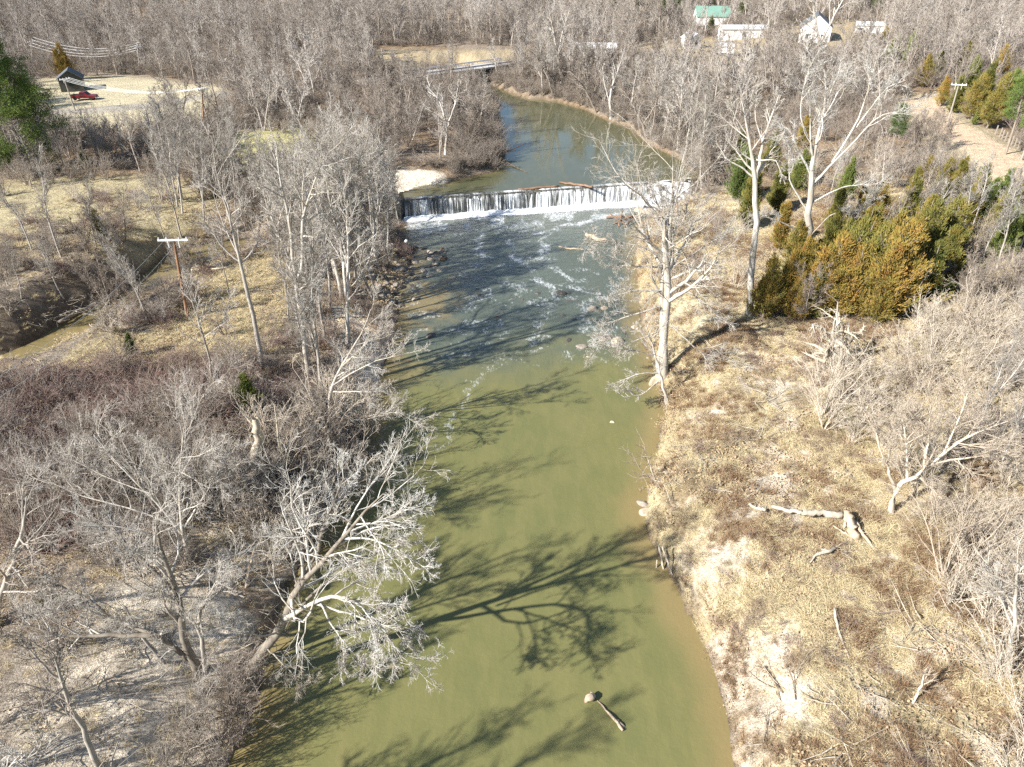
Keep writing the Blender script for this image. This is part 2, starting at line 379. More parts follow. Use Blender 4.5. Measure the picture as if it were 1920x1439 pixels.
# evergreens
def sprays(C, D, ln, wd, rng):
    """crossed slim leaf sprays"""
    n = len(C); q = rng.normal(size=(n, 3)); U = nrm(np.cross(D, q)); W = np.cross(D, U)
    a = C-U*wd[:, None]*.5; b = C+U*wd[:, None]*.5; t = C+D*ln[:, None]; 
    V = np.stack([a, b, t+W*wd[:, None]*.2], 1).reshape(-1, 3)
    c = C-W*wd[:, None]*.5+D*ln[:, None]*.1; d = C+W*wd[:, None]*.5+D*ln[:, None]*.1; t2 = C+D*ln[:, None]*.9+U*wd[:, None]*.3
    V2 = np.stack([c, d, t2], 1).reshape(-1, 3)
    Vv = np.concatenate([V, V2]); return Vv, np.arange(len(Vv), dtype=np.int32).reshape(-1, 3)
def gen_cedar(H, W, seed, n=13000, k=1.0):
    rng = np.random.default_rng(seed)
    nl = 5; la = rng.uniform(0, 6.28, nl); lr = rng.uniform(.15, .5, nl)*W*.7; lh = H*rng.uniform(.6, .92, nl); lr[0] = 0; lh[0] = H
    nb = 260; li = rng.integers(0, nl, nb)
    tb = rng.uniform(.03, 1, nb)**.85; az = rng.uniform(0, 6.28, nb)
    wl = W*np.where(li == 0, 1, .62); prof = wl*np.minimum(1, tb*6+.4)*(1.03-tb)**.9*rng.uniform(.35, 1.25, nb)
    P0 = np.stack([np.cos(la[li])*lr[li]*np.minimum(1, tb*3), np.sin(la[li])*lr[li]*np.minimum(1, tb*3), tb*lh[li]*.9], 1)
    D0 = nrm(np.stack([np.cos(az), np.sin(az), .35+1.1*tb], 1))
    P, R = strands(P0, D0, prof*1.3+.2, np.full(nb, .03), .01, 5, .1, .09, rng)
    i = rng.integers(0, nb, n); t = rng.uniform(.2, 1, n)**.7*5; j = np.minimum(t.astype(int), 4); f = (t-j)[:, None]
    C = P[i, j]*(1-f)+P[i, j+1]*f+rng.normal(size=(n, 3))*.085*W/1.6*np.array([1, 1, 1.3])
    C[:, 2] = np.maximum(C[:, 2], .1)
    D = nrm(nrm(P[i, 5]-P[i, 0])+rng.normal(size=(n, 3))*.35+[0, 0, .3])
    fo = sprays(C, D, rng.uniform(.16, .38, n)*k, rng.uniform(.04, .085, n)*k, rng)
    T, TR = strands(np.array([[0, 0, -.3]]), np.array([[0, 0, 1.]]), np.array([H]), np.array([H*.018]), .02, 8, .02, 0, rng)
    return merge([tubes(T, TR, 6), tubes(P, R, 3)]), fo
def gen_pine(H, seed, n=9000, base=.3, W=3.6):
    rng = np.random.default_rng(seed)
    T, TR = strands(np.array([[0, 0, -.3]]), np.array([[0, 0, 1.]]), np.array([H]), np.array([H*.014+.05]), .03, 12, .03, 0, rng)
    nb = 75 if H < 20 else 130; tb = np.sort(rng.uniform(base, .985, nb)); az = rng.uniform(0, 6.28, nb)
    k = tb*12; i = np.minimum(k.astype(int), 11); f = (k-i)[:, None]
    P0 = T[0][i]*(1-f)+T[0][i+1]*f
    prof = W*np.clip((1-tb)/(1-base), 0, 1)**.55*rng.uniform(.55, 1.15, nb)*(.55+.45*sm(base, base+.25, tb))+.5
    D0 = nrm(np.stack([np.cos(az), np.sin(az), .15+.6*tb**2], 1))
    P, R = strands(P0, D0, prof, np.full(nb, .07), .02, 6, .12, .06, rng)
    p0, d, l, r0 = kids(P, R, 5, .35, 1, 45, 12, .45, rng, .6, .015, .3)
    P2, R2 = strands(p0, d, l, r0, .01, 3, .12, .1, rng)
    ends = np.concatenate([P2[:, 2], P2[:, 3], P[:, 6]]); nc = len(ends)
    a = rng.integers(0, nc, n)
    C = ends[a]+rng.normal(size=(n, 3))*np.array([.32, .32, .2])
    D = nrm(C-ends[a]+rng.normal(size=(n, 3))*.15+[0, 0, .25])
    fo = sprays(C, D, rng.uniform(.2, .42, n), rng.uniform(.05, .10, n), rng)
    return merge([tubes(T, TR, 7), tubes(P, R, 4), tubes(P2, R2, 3)]), fo
EVER = {}
def proto_ever(key, lm, g):
    (tv, tf), (fv, ff) = g
    EVER[key] = (mesh(key+'_trunk', tv, Q=tf, mats=[M['bark_brown']], smooth=True), mesh(key+'_crown', fv, Q=ff, mats=[lm]))
for i in range(4): proto_ever('cedar%d' % i, M['cedar'], gen_cedar(7, [2.1, 2.7, 1.8, 2.4][i], 110+i))
for i in range(2): proto_ever('greencedar%d' % i, M['cedar_green'], gen_cedar(7, 2.0+i*.5, 120+i))
for i in range(3): proto_ever('pine%d' % i, M['pine'], gen_pine(14+i*2, 130+i, 13000, .22+.1*i, 3.2))
(_tv, _tf), (_fv, _ff) = gen_pine(20, 139, 64000, .06, 6.2)
EVER['bigpine'] = (mesh('bigpine_trunk', _tv, Q=_tf, mats=[M['bark_brown']], smooth=True), mesh('bigpine_crown', _fv, Q=_ff, mats=[M['pine']]))
# ------------------------------------------------------------------ scattered stuff through points
def scatter(name, protos, P, rz, s, idx, label, cat, tilt=0.0, kind='stuff'):
    pc = bpy.data.collections.new(name+'_sources')
    for i, me in enumerate(protos):
        o = bpy.data.objects.new('%s_source_%02d' % (name, i), me); pc.objects.link(o)
    n = len(P); me = bpy.data.meshes.new(name); me.vertices.add(n)
    me.vertices.foreach_set('co', np.asarray(P, np.float32).ravel())
    a = me.attributes.new('rot', 'FLOAT_VECTOR', 'POINT'); rr = np.zeros((n, 3), np.float32); rr[:, 2] = rz
    rr[:, :2] = RNG.normal(size=(n, 2))*tilt
    a.data.foreach_set('vector', rr.ravel())
    fattr(me, 'scl', s)
    a = me.attributes.new('idx', 'INT', 'POINT'); a.data.foreach_set('value', np.asarray(idx, np.int32))
    o = ob(name, me); tag(o, label, cat, kind=kind)
    g = bpy.data.node_groups.new(name, 'GeometryNodeTree')
    g.interface.new_socket('Geometry', in_out='INPUT', socket_type='NodeSocketGeometry')
    g.interface.new_socket('Geometry', in_out='OUTPUT', socket_type='NodeSocketGeometry')
    N = g.nodes; Lk = g.links
    gi = N.new('NodeGroupInput'); go = N.new('NodeGroupOutput'); ip = N.new('GeometryNodeInstanceOnPoints'); ci = N.new('GeometryNodeCollectionInfo')
    ci.inputs['Collection'].default_value = pc; ci.inputs['Separate Children'].default_value = True; ci.inputs['Reset Children'].default_value = True
    def na(nm, ty):
        q = N.new('GeometryNodeInputNamedAttribute'); q.data_type = ty; q.inputs['Name'].default_value = nm; return q.outputs['Attribute']
    Lk.new(gi.outputs[0], ip.inputs['Points']); Lk.new(ci.outputs[0], ip.inputs['Instance']); ip.inputs['Pick Instance'].default_value = True
    Lk.new(na('idx', 'INT'), ip.inputs['Instance Index']); Lk.new(na('rot', 'FLOAT_VECTOR'), ip.inputs['Rotation']); Lk.new(na('scl', 'FLOAT'), ip.inputs['Scale'])
    Lk.new(ip.outputs[0], go.inputs[0])
    md = o.modifiers.new('scatter', 'NODES'); md.node_group = g
    return o
#@@GROUND
# ------------------------------------------------------------------ ground
def px_poly(pts, z=4): return PX(pts, z)
def grow_axis(a, b, st, lo, hi, f):
    c = list(np.arange(a, b, st)); s = st; x = c[-1]
    while x < hi: s *= f; x += s; c.append(x)
    s = st; x = c[0]; pre = []
    while x > lo: s *= f; x -= s; pre.append(x)
    return np.array(pre[::-1]+c)
gx = grow_axis(-72, 78, .38, -1700, 1700, 1.1); gy = grow_axis(4, 128, .38, -40, 2600, 1.035)
X, Y = np.meshgrid(gx, gy); X = X.ravel(); Y = Y.ravel(); Z = hf(X, Y)
nx, ny = len(gx), len(gy)
ii = (np.arange(ny-1)[:, None]*nx+np.arange(nx-1)[None]).ravel()
gm = mesh('ground', np.stack([X, Y, Z], 1), Q=np.stack([ii, ii+1, ii+nx+1, ii+nx], 1), smooth=True)
straw = np.array([.52, .435, .26]); litter = np.array([.30, .22, .145]); sand = np.array([.72, .64, .52]); green = np.array([.30, .29, .13])
clay = np.array([.42, .31, .20]); mud = np.array([.12, .09, .06]); grey = np.array([.34, .30, .25]); straw_p = np.array([.64, .57, .39])
def lay(c, col, m): return c+(col-c)*np.clip(m, 0, 1)[:, None]
d1 = sdist(X, Y, RIVER); d2 = sdist(X, Y, CREEK); d3 = sdist(X, Y, POOL); dw = np.minimum(np.minimum(d1, d2), d3)
nA = fbm(X, Y, 9, 11); nB = fbm(X, Y, 3, 15); nC = fbm(X, Y, 25, 19); nD = fbm(X, Y, 1.4, 23)
C = np.tile(litter, (len(X), 1))
C = lay(C, grey, sm(.45, .6, nC)*.6)
# grassy bank
rb = sm(3, 8, X)*(1-sm(70, 110, Y))
C = lay(C, straw, rb*sm(.32, .5, nA))
C = lay(C, straw_p, rb*sm(.5, .62, nB)*.8)
C = lay(C, green, rb*sm(.58, .68, fbm(X, Y, 4, 31))*.35)
C = lay(C, litter, rb*sm(.51, .61, fbm(X, Y, 3.2, 35))*.9)
C = lay(C, np.array([.20, .15, .09]), rb*sm(.60, .70, fbm(X, Y, 1.5, 37))*.7)
C = lay(C, sand*1.05, rb*sm(.60, .68, fbm(X, Y, 2.1, 39))*.8)
sandp = px_poly([(1330,1150),(1400,1130),(1500,1250),(1560,1439),(1400,1439),(1360,1300)], 2)
C = lay(C, sand*1.1, (1-sm(-1, 1.2, sdist(X, Y, sandp)+(nB-.5)*7))*sm(.40, .5, nD))
for q in ([(1400,690),(1560,700),(1580,760),(1440,760)], [(1310,760),(1420,770),(1440,830),(1320,820)], [(1330,990),(1400,980),(1420,1090),(1340,1060)], [(1440,840),(1560,850),(1560,930),(1450,920)], [(1300,400),(1400,400),(1420,520),(1330,560)], [(1500,1100),(1600,1090),(1640,1200),(1560,1230)], [(1640,1180),(1760,1190),(1760,1260),(1660,1260)], [(1560,1340),(1680,1290),(1760,1420),(1600,1439)], [(1500,930),(1640,930),(1680,990),(1520,1010)]):
    C = lay(C, sand*1.08, (1-sm(-1, 1.5, sdist(X, Y, px_poly(q, 3))+(nB-.5)*8))*sm(.45, .54, nD)*.9)
# wooded bank
lb = (1-sm(-12, -8, X))*(1-sm(96, 104, Y))
C = lay(C, straw*.9, lb*(1-sm(-1, 2, sdist(X, Y, px_poly([(300,640),(480,470),(560,460),(560,560),(480,640),(400,680),(250,700),(120,700),(230,640)], 3))+(nB-.5)*6))*.9)
for q, k in (([(230,1090),(300,1080),(450,1100),(450,1200),(330,1290),(200,1290),(170,1180)], .34), ([(60,1260),(230,1270),(370,1300),(420,1439),(60,1439)], .37), ([(150,1000),(300,960),(330,1080),(200,1100)], .5), ([(620,585),(740,585),(735,650),(700,740),(620,720)], .3), ([(340,930),(500,930),(560,1000),(520,1080),(400,1060)], .55)):
    C = lay(C, sand*1.1, (1-sm(-1, 1.5, sdist(X, Y, px_poly(q, 2))+(nB-.5)*5))*sm(k-.1, k+.02, nD))
field = px_poly([(-150,350),(130,328),(330,322),(400,370),(330,430),(150,475),(-150,500)], 4)
C = lay(C, straw*np.array([.92, .95, 1]), 1-sm(-2, 2, sdist(X, Y, field)+(nB-.5)*5))
f2 = px_poly([(380,255),(560,235),(600,262),(570,300),(520,320),(400,312)], 4.5)
C = lay(C, green*1.15+straw*.35, 1-sm(-3, 3, sdist(X, Y, f2)+(nA-.5)*12))
yard = px_poly([(60,145),(230,140),(420,165),(400,205),(300,230),(60,240)], 5)
C = lay(C, straw_p*.95, 1-sm(-3, 3, sdist(X, Y, yard)))
for q in ([(640,90),(1010,88),(1010,112),(640,118)], [(1150,88),(1420,80),(1500,95),(1420,125),(1180,120)], [(1480,55),(1740,55),(1700,110),(1480,120)]):
    C = lay(C, straw*np.array([.95, .93, 1.0]), (1-sm(-6, 8, sdist(X, Y, px_poly(q, 6))+(nC-.5)*20))*.9)
hill = px_poly([(1280,395),(1380,380),(1420,480),(1400,640),(1290,700),(1240,640),(1260,480)], 3)
C = lay(C, straw_p, (1-sm(-1, 2, sdist(X, Y, hill)+(nB-.5)*6))*.8)
bar = px_poly([(690,332),(830,330),(845,342),(760,372),(690,362)], 3.2)
C = lay(C, sand*1.1, 1-sm(-.4, .6, sdist(X, Y, bar)))
C = lay(C, clay, (1-sm(.3, 1.6, np.abs(d1-1.2)+(nB-.5)*3))*sm(5, 20, X)*.7)
C = lay(C, clay*.8, (1-sm(0, 2, d3+(nB-.5)*3))*sm(104, 112, Y)*.6)
C = lay(C, mud, (1-sm(.0, .35, dw))*.8)
C = lay(C, np.array([.36, .28, .19]), (1-sm(-1, 1, sdist(X, Y, BARS)))*.8)
C = lay(C, mud*1.3, (1-sm(0, 5, d2))*.75*(X < -20)*sm(.3, .5, nA))
rd = ldist(X, Y, ROAD)+(nD-.5)*1.5
C = lay(C, np.array([.74, .57, .40]), (1-sm(3.2, 4.4, rd))); C = lay(C, straw_p, (1-sm(3.4, 8, rd))*sm(3, 3.8, rd)*.6)
rd2 = ldist(X, Y, DRIVE); C = lay(C, np.array([.42, .39, .35]), (1-sm(2.0, 3.0, rd2))*.8)
C = lay(C, mud*1.5, (d1 < 0)*1.0)
C *= (.8+.4*fbm(X, Y, 1.0, 41, 3))[:, None]
cattr(gm, 'tint', C)
t = NT('winter_ground'); co = t.n('ShaderNodeTexCoord').outputs['Object']
c = t.attr('tint', 0)
n1 = t.noise(2.6, 8, co, .72); n2 = t.noise(11, 6, co, .7)
c = t.mix(1.0, c, t.ramp(n1, [(.3, (.50, .47, .43)), (.5, (.95, .95, .95)), (.68, (1.35, 1.33, 1.28))]), 'MULTIPLY')
c = t.mix(1.0, c, t.ramp(n2, [(.34, (.52, .48, .42)), (.5, (1, 1, 1)), (.66, (1.25, 1.22, 1.15))]), 'MULTIPLY')
t.col(c); t.rough(.95, .1)
hh = t.math('ADD', t.math('MULTIPLY', n1, 1.0), t.math('MULTIPLY', n2, .35)); t.bump(hh, .9, .35)
gm.materials.append(t.m)
tag(ob('ground', gm), 'winter ground of straw, leaf litter, sand and clay', 'ground', kind='structure')
# ------------------------------------------------------------------ water
def water_grid(name, x0, x1, y0, y1, st, keep, z):
    gx = np.arange(x0, x1, st); gy = np.arange(y0, y1, st)
    Xg, Yg = np.meshgrid(gx, gy); xs = Xg.ravel(); ys = Yg.ravel(); n = len(gx)
    q = (np.arange(len(gy)-1)[:, None]*n+np.arange(n-1)[None]).ravel()
    k = keep(xs, ys); q = q[k[q] & k[q+1] & k[q+n] & k[q+n+1]]
    Q = np.stack([q, q+1, q+n+1, q+n], 1); used = np.unique(Q); mp = np.zeros(len(xs), int); mp[used] = np.arange(len(used))
    me = mesh(name, np.stack([xs[used], ys[used], np.full(len(used), z)], 1), Q=mp[Q], smooth=True)
    return me, xs[used], ys[used]
def watermat(name, deep, shallow, foam=True, b1=.09, dark=1.0):
    t = NT(name); co = t.n('ShaderNodeTexCoord').outputs['Object']
    n0 = t.noise(.12, 4, co)
    c = t.mix(t.ramp(n0, [(.35, (0, 0, 0)), (.65, (1, 1, 1))]), deep, (deep[0]*1.16, deep[1]*1.08, deep[2]*1.1))
    mps = t.n('ShaderNodeMapping'); mps.inputs['Scale'].default_value = (1.6, .45, 1); t.l(co, mps.inputs[0])
    c = t.mix(t.ramp(t.noise(.5, 6, mps.outputs[0], .65), [(.42, (0, 0, 0)), (.68, (.55, .55, .55))]), c, (deep[0]*1.5, deep[1]*1.28, deep[2]*1.35))
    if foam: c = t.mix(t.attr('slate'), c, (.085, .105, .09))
    c = t.mix(t.attr('shallow'), c, shallow)
    chop = t.attr('chop')
    w1 = t.noise(1.1, 5, co, .62); w2 = t.noise(5.0, 4, co, .6); w0 = t.noise(.35, 3, co)
    h = t.math('ADD', t.math('MULTIPLY', w1, chop), t.math('MULTIPLY', w2, t.math('MULTIPLY', chop, .45)))
    h = t.math('ADD', h, t.math('MULTIPLY', w0, .35))
    t.bump(h, 1.0, b1)
    t.b.inputs['Roughness'].default_value = .06; t.b.inputs['IOR'].default_value = 1.33; t.b.inputs['Specular IOR Level'].default_value = .5
    if foam:
        fm = t.attr('foam')
        mpn = t.n('ShaderNodeMapping'); mpn.inputs['Scale'].default_value = (1.7, .75, 1); t.l(co, mpn.inputs[0])
        ds = t.n('ShaderNodeTexNoise', i_Scale=2.0, i_Detail=9, i_Roughness=.78, i_Distortion=.6); t.l(mpn.outputs[0], ds.inputs[0])
        thr = t.math('SUBTRACT', 1.0, t.math('MULTIPLY', fm, .66))
        f = t.math('MULTIPLY', t.math('SUBTRACT', ds.outputs[0], t.math('MULTIPLY', thr, .72)), 5, True)
        f = t.math('MULTIPLY', f, t.math('GREATER_THAN', fm, .03))
        f = t.math('MULTIPLY', f, .85); c = t.mix(f, c, (.78, .80, .80))
        t.l(t.math('ADD', .06, t.math('MULTIPLY', f, .6)), t.b.inputs['Roughness'])
    t.col(c); return t.m
rm, wx, wy = water_grid('river', -18, 32, -6, 112, .3, lambda x, y: (sdist(x, y, RIVER) < 1.5) & ~above_dam(x, y-.2), 0)
dd = -sdist(wx, wy, RIVER)
sh = (1-sm(.2, 2.6, dd+(fbm(wx, wy, 2.5, 51)-.5)*2.2))*.85
sh = np.maximum(sh, .75*(1-sm(-1, 3, sdist(wx, wy, PX([(735,640),(745,480),(790,470),(860,560),(800,640),(760,700)]))))*sm(.35, .6, fbm(wx, wy, 3, 53)))
ca = wy-(damL[1]+(wx-damL[0])*(damR[1]-damL[1])/(damR[0]-damL[0]))   # <0 below the dam
foam = 1.25*(1-sm(.6, 3.2, -ca+(fbm(wx, wy, 1.6, 55)-.5)*3))
foam = np.maximum(foam, .72*(1-sm(3, 19, -ca))*sm(.42, .62, fbm(wx*1.3, wy*.6, 2.6, 57)))
lines = [([(930,400),(905,440),(895,470),(915,480)],.7,.62), ([(985,430),(960,455),(962,480),(1000,510),(1040,560)],.75,.66), ([(1050,430),(1020,455),(1010,490),(1060,520),(1095,540),(1140,560)],.8,.66), ([(1190,395),(1120,410),(1050,425),(1010,440)],1.2,.72),
         ([(1050,545),(1020,575),(1000,610),(990,640)],.7,.55), ([(1120,560),(1090,600),(1130,625),(1100,650)],.9,.5), ([(925,690),(890,725),(860,760),(840,800),(850,835)],.6,.55), ([(870,550),(940,560),(1000,600)],.8,.42), ([(1100,520),(1120,545),(1150,560)],.7,.5), ([(880,640),(920,660),(960,660),(900,700)],1.2,.42), ([(760,400),(790,420),(850,410),(930,400)],1.4,.55)]
for ln, wd, st in lines:
    foam = np.maximum(foam, st*1.0*(.5+.85*fbm(wx, wy, 2.8, 207, 3))*(1-sm(.0, wd*2.0, ldist(wx+(fbm(wx, wy, 2.2, 67, 3)-.5)*3.2, wy+(fbm(wx, wy, 2.6, 69, 3)-.5)*3.2, PX(ln))+(fbm(wx, wy, .9, 59)-.5)*1.0)))
foam = np.maximum(foam, .50*sm(52, 60, wy)*(1-sm(88, 96, wy))*sm(.5, .66, fbm(wx, wy, 1.6, 61))*(1-sm(13, 18, wx)))
chop = .24+.85*sm(50, 66, wy+(fbm(wx, wy, 5, 63)-.5)*12)+.8*sm(88, 98, wy)
fattr(rm, 'shallow', sh); fattr(rm, 'foam', foam); fattr(rm, 'chop', chop)
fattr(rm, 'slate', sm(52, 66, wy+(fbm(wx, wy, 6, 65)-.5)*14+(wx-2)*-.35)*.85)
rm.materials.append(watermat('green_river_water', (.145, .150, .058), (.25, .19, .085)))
tag(ob('river', rm), 'murky green river with foam streaks below the dam', 'river', kind='structure')
pm, wx, wy = water_grid('mill_pond', -40, 34, 99, 262, .6, lambda x, y: (sdist(x, y, POOL) < 2.5) & above_dam(x, y+.35), LVL)
dd = -sdist(wx, wy, POOL)
fattr(pm, 'shallow', (1-sm(0, 2.5, dd))*.5); fattr(pm, 'foam', np.zeros(len(wx))); fattr(pm, 'chop', np.full(len(wx), .05))
pm.materials.append(watermat('pond_water', (.085, .092, .048), (.2, .16, .07), False, .03))
tag(ob('mill_pond', pm), 'calm water held back above the dam', 'water', kind='structure')
cm, wx, wy = water_grid('creek', -75, -20, 50, 105, .4, lambda x, y: sdist(x, y, CREEK) < 1.2, .2)
fattr(cm, 'shallow', np.full(len(wx), .2)); fattr(cm, 'foam', np.zeros(len(wx))); fattr(cm, 'chop', np.full(len(wx), .1))
cm.materials.append(watermat('creek_water', (.17, .15, .065), (.3, .2, .1), False, .03))
tag(ob('creek', cm), 'narrow side creek under a dark cut bank', 'creek', kind='structure')
#@@THINGS
# ------------------------------------------------------------------ dam and waterfall
def boxv(x0, x1, y0, y1, z0, z1):
    V = [(x0,y0,z0),(x1,y0,z0),(x1,y1,z0),(x0,y1,z0),(x0,y0,z1),(x1,y0,z1),(x1,y1,z1),(x0,y1,z1)]
    return V, [(0,3,2,1),(4,5,6,7),(0,1,5,4),(1,2,6,5),(2,3,7,6),(3,0,4,7)]
def boxes(name, bl, mat, parent=None, bev=0.0, loc=None, rz=None):
    V = []; F = []
    for b in bl:
        v, f = boxv(*b); o = len(V); V += v; F += [tuple(i+o for i in q) for q in f]
    me = mesh(name, V, F, [mat]); o = ob(name, me, parent, loc, rz)
    if bev: m = o.modifiers.new('bevel', 'BEVEL'); m.width = bev; m.segments = 2
    return o
def strip(e0, e1, n):                            # points between two plan points
    t = np.linspace(0, 1, n)[:, None]; return e0*(1-t)+e1*t
dvec = (damR-damL); dlen = np.linalg.norm(dvec); dang = math.atan2(dvec[1], dvec[0])
def sheet():
    n1_, n2_ = 620, 9; V = []; u = np.linspace(0, dlen+.3, n1_); th = fbm(u, u*0, .5, 171, 4)+.35*vn(u, u*0, .09, 172)
    for i in range(n1_):
        for j in range(n2_):
            if j < 3: V.append((u[i], .75-.32*j, LVL+.035-.008*j+.10*(th[i]-.6)*(j > 0))); continue
            q = (j-2)/(n2_-3); V.append((u[i], -.16-.42*math.sqrt(q)*(.55+.8*th[i])-.05*math.sin(u[i]*9+j), LVL+.10*(th[i]-.6)*(1-q)-q*(LVL+.05)))
    F = [(i*n2_+j, i*n2_+j+1, (i+1)*n2_+j+1, (i+1)*n2_+j) for i in range(n1_-1) for j in range(n2_-1)]
    t = NT('falling_water'); co = t.n('ShaderNodeTexCoord').outputs['Object']; m1 = t.n('ShaderNodeMapping'); m1.inputs['Scale'].default_value = (7, 1, .22); t.l(co, m1.inputs[0])
    m2 = t.n('ShaderNodeMapping'); m2.inputs['Scale'].default_value = (1, .3, .1); t.l(co, m2.inputs[0])
    a_ = t.noise(1.3, 7, m1.outputs[0], .72); b_ = t.noise(.55, 4, m2.outputs[0]); sx = t.n('ShaderNodeSeparateXYZ'); t.l(co, sx.inputs[0])
    f_ = t.math('ADD', t.math('MULTIPLY', a_, 1.0), t.math('MULTIPLY', t.math('SUBTRACT', b_, .5), 1.5)); f_ = t.math('ADD', f_, t.math('MULTIPLY', t.math('SUBTRACT', sx.outputs[0], 18), .0045))
    t.col(t.ramp(f_, [(.33, (.06, .06, .052)), (.46, (.20, .20, .185)), (.58, (.50, .51, .50)), (.72, (.85, .86, .86))])); t.rough(.35, .5); t.bump(a_, .5, .1)
    o = ob('water_sheet', mesh('water_sheet', V, F, [t.m], True)); o.location = (damL[0], damL[1], 0); o.rotation_euler = (0, 0, dang); tag(o, 'uneven sheet of water sliding over the dam crest', 'waterfall', kind='structure')
sheet()
t = NT('wet_dam_stone'); co = t.n('ShaderNodeTexCoord').outputs['Object']
mp = t.n('ShaderNodeMapping'); mp.inputs['Scale'].default_value = (3.2, 3, .35); t.l(co, mp.inputs[0])
n1 = t.noise(1.6, 6, mp.outputs[0], .7)
t.col(t.ramp(n1, [(.34, (.05, .05, .045)), (.5, (.13, .125, .11)), (.62, (.38, .39, .38))])); t.rough(.3, .5); t.bump(n1, .6, .1); M['damstone'] = t.m
dam = bpy.data.objects.new('dam', None); COL.objects.link(dam); dam.location = (damL[0], damL[1], 0); dam.rotation_euler = (0, 0, dang)
tag(dam, 'long low dark stone dam with water spilling over it across the river', 'dam')
boxes('dam_wall', [(-.6, dlen+1, -.15, 1.2, -1.3, LVL-.02)], M['damstone'], dam)
M['concrete'] = plain('weathered_concrete', (.30, .27, .22), .9, (.13, .12, .10), 1.2)
boxes('abutment', [(-3.2, -.6, -1.2, 3.2, -1, LVL+.55), (-7.5, -3.2, -.6, .5, -1, LVL+.35)], M['concrete'], dam, .06)
# falling water: a thin wavy sheet of many strands in front of the wall
M['white_water'] = plain('white_water', (.86, .87, .86), .5, (.72, .75, .76), 3)
V = []; F = []; rng = np.random.default_rng(3)
x = .0
while x < dlen+.2:
    dens = fbm(np.array([x]), np.array([0.]), 2.4, 71, 2)[0]
    wd = rng.uniform(.02, .10)**1.0; heavy = dens+.1*rng.normal() > .56-.1*x/dlen
    if heavy: wd *= rng.uniform(1.2, 3.5)
    if not heavy and rng.random() < .55: x += wd*2; continue
    wd *= .8+.9*x/dlen
    top = LVL+.03; bot = -.05; off = rng.uniform(.5, .8); n = 6; o = len(V); skipb = (not heavy) and rng.random() < .4
    for i in range(n):
        s = i/(n-1); zz = top+(bot-top)*s if i else top; yy = -.12-off*math.sqrt(s)*.8; yy = yy if i else .25
        ww = wd*(.8+.6*s*rng.uniform(.3, 1.3)); xx = x+rng.normal()*.015
        if skipb: ww *= (1-s*.7)
        V += [(xx-ww/2, yy+.02, zz), (xx, yy-.05, zz), (xx+ww/2, yy+.02, zz)]
    for i in range(n-1):
        a = o+i*3; F += [(a, a+1, a+4, a+3), (a+1, a+2, a+5, a+4)]
    x += wd*(rng.uniform(.6, 1.2) if heavy else rng.uniform(1.2, 7)*(1.15-.5*x/dlen))
wf = ob('waterfall', mesh('waterfall', V, F, [M['white_water']], True)); wf.location = dam.location; wf.rotation_euler = dam.rotation_euler
wf.location = (damL[0], damL[1], 0); wf.delta_location = (0, 0, 0)
tag(wf, 'white strands of water falling over the dam face', 'waterfall', kind='structure')
# boiling foam at the foot
nxx, nyy = 150, 12; V = []; F = []
for i in range(nxx):
    for j in range(nyy):
        u = i/(nxx-1)*(dlen+2)-.3; v = j/(nyy-1); wdt = 1.4+1.5*fbm(np.array([u]), np.array([1.]), 3, 73, 3)[0]+u*.03
        hh_ = .42*math.sin(min(v*1.25+.12, 1)*math.pi)**.8*(.5+fbm(np.array([u]), np.array([v*2]), .7, 75, 3)[0])
        if j == nyy-1: hh_ = -.06
        V.append((u, -.35-v*wdt, hh_))
for i in range(nxx-1):
    for j in range(nyy-1): a = i*nyy+j; F.append((a, a+1, a+nyy+1, a+nyy))
fo = ob('white_foam', mesh('white_foam', V, F, [M['white_water']], True)); fo.location = dam.location; fo.rotation_euler = dam.rotation_euler
tag(fo, 'churning white foam at the foot of the dam', 'foam', kind='stuff')
# sloping cascade over rock at the far end of the dam
N1, N2 = 44, 26; V = []; F = []; cs0, cs1 = damR, cas; pe = PX([(1205, 402), (1290, 384)])
for i in range(N1):
    u = i/(N1-1)
    for j in range(N2):
        v = j/(N2-1); top = cs0*(1-u)+cs1*u; bot = pe[0]*(1-u)+pe[1]*u; q = top*(1-v)+bot*v
        z = (LVL+.05)*(1-v)**1.1+.1*v+(fbm(q[:1]*1., q[1:]*1., 1.2, 77, 4)[0]-.5)*1.3*math.sin(math.pi*min(max(v, .05), .95))
        V.append((q[0], q[1], z))
for i in range(N1-1):
    for j in range(N2-1): a = i*N2+j; F.append((a, a+N2, a+N2+1, a+1))
t = NT('cascade'); co = t.n('ShaderNodeTexCoord').outputs['Object']
n1 = t.noise(.9, 6, co, .7); t.col(t.ramp(n1, [(.40, (.09, .08, .07)), (.46, (.25, .25, .24)), (.5, (.84, .85, .85))])); t.rough(.5); t.bump(n1, .8, .2)
cs = ob('cascade', mesh('cascade', V, F, [t.m], True)); tag(cs, 'white water tumbling down dark rock beside the dam', 'cascade', kind='structure')
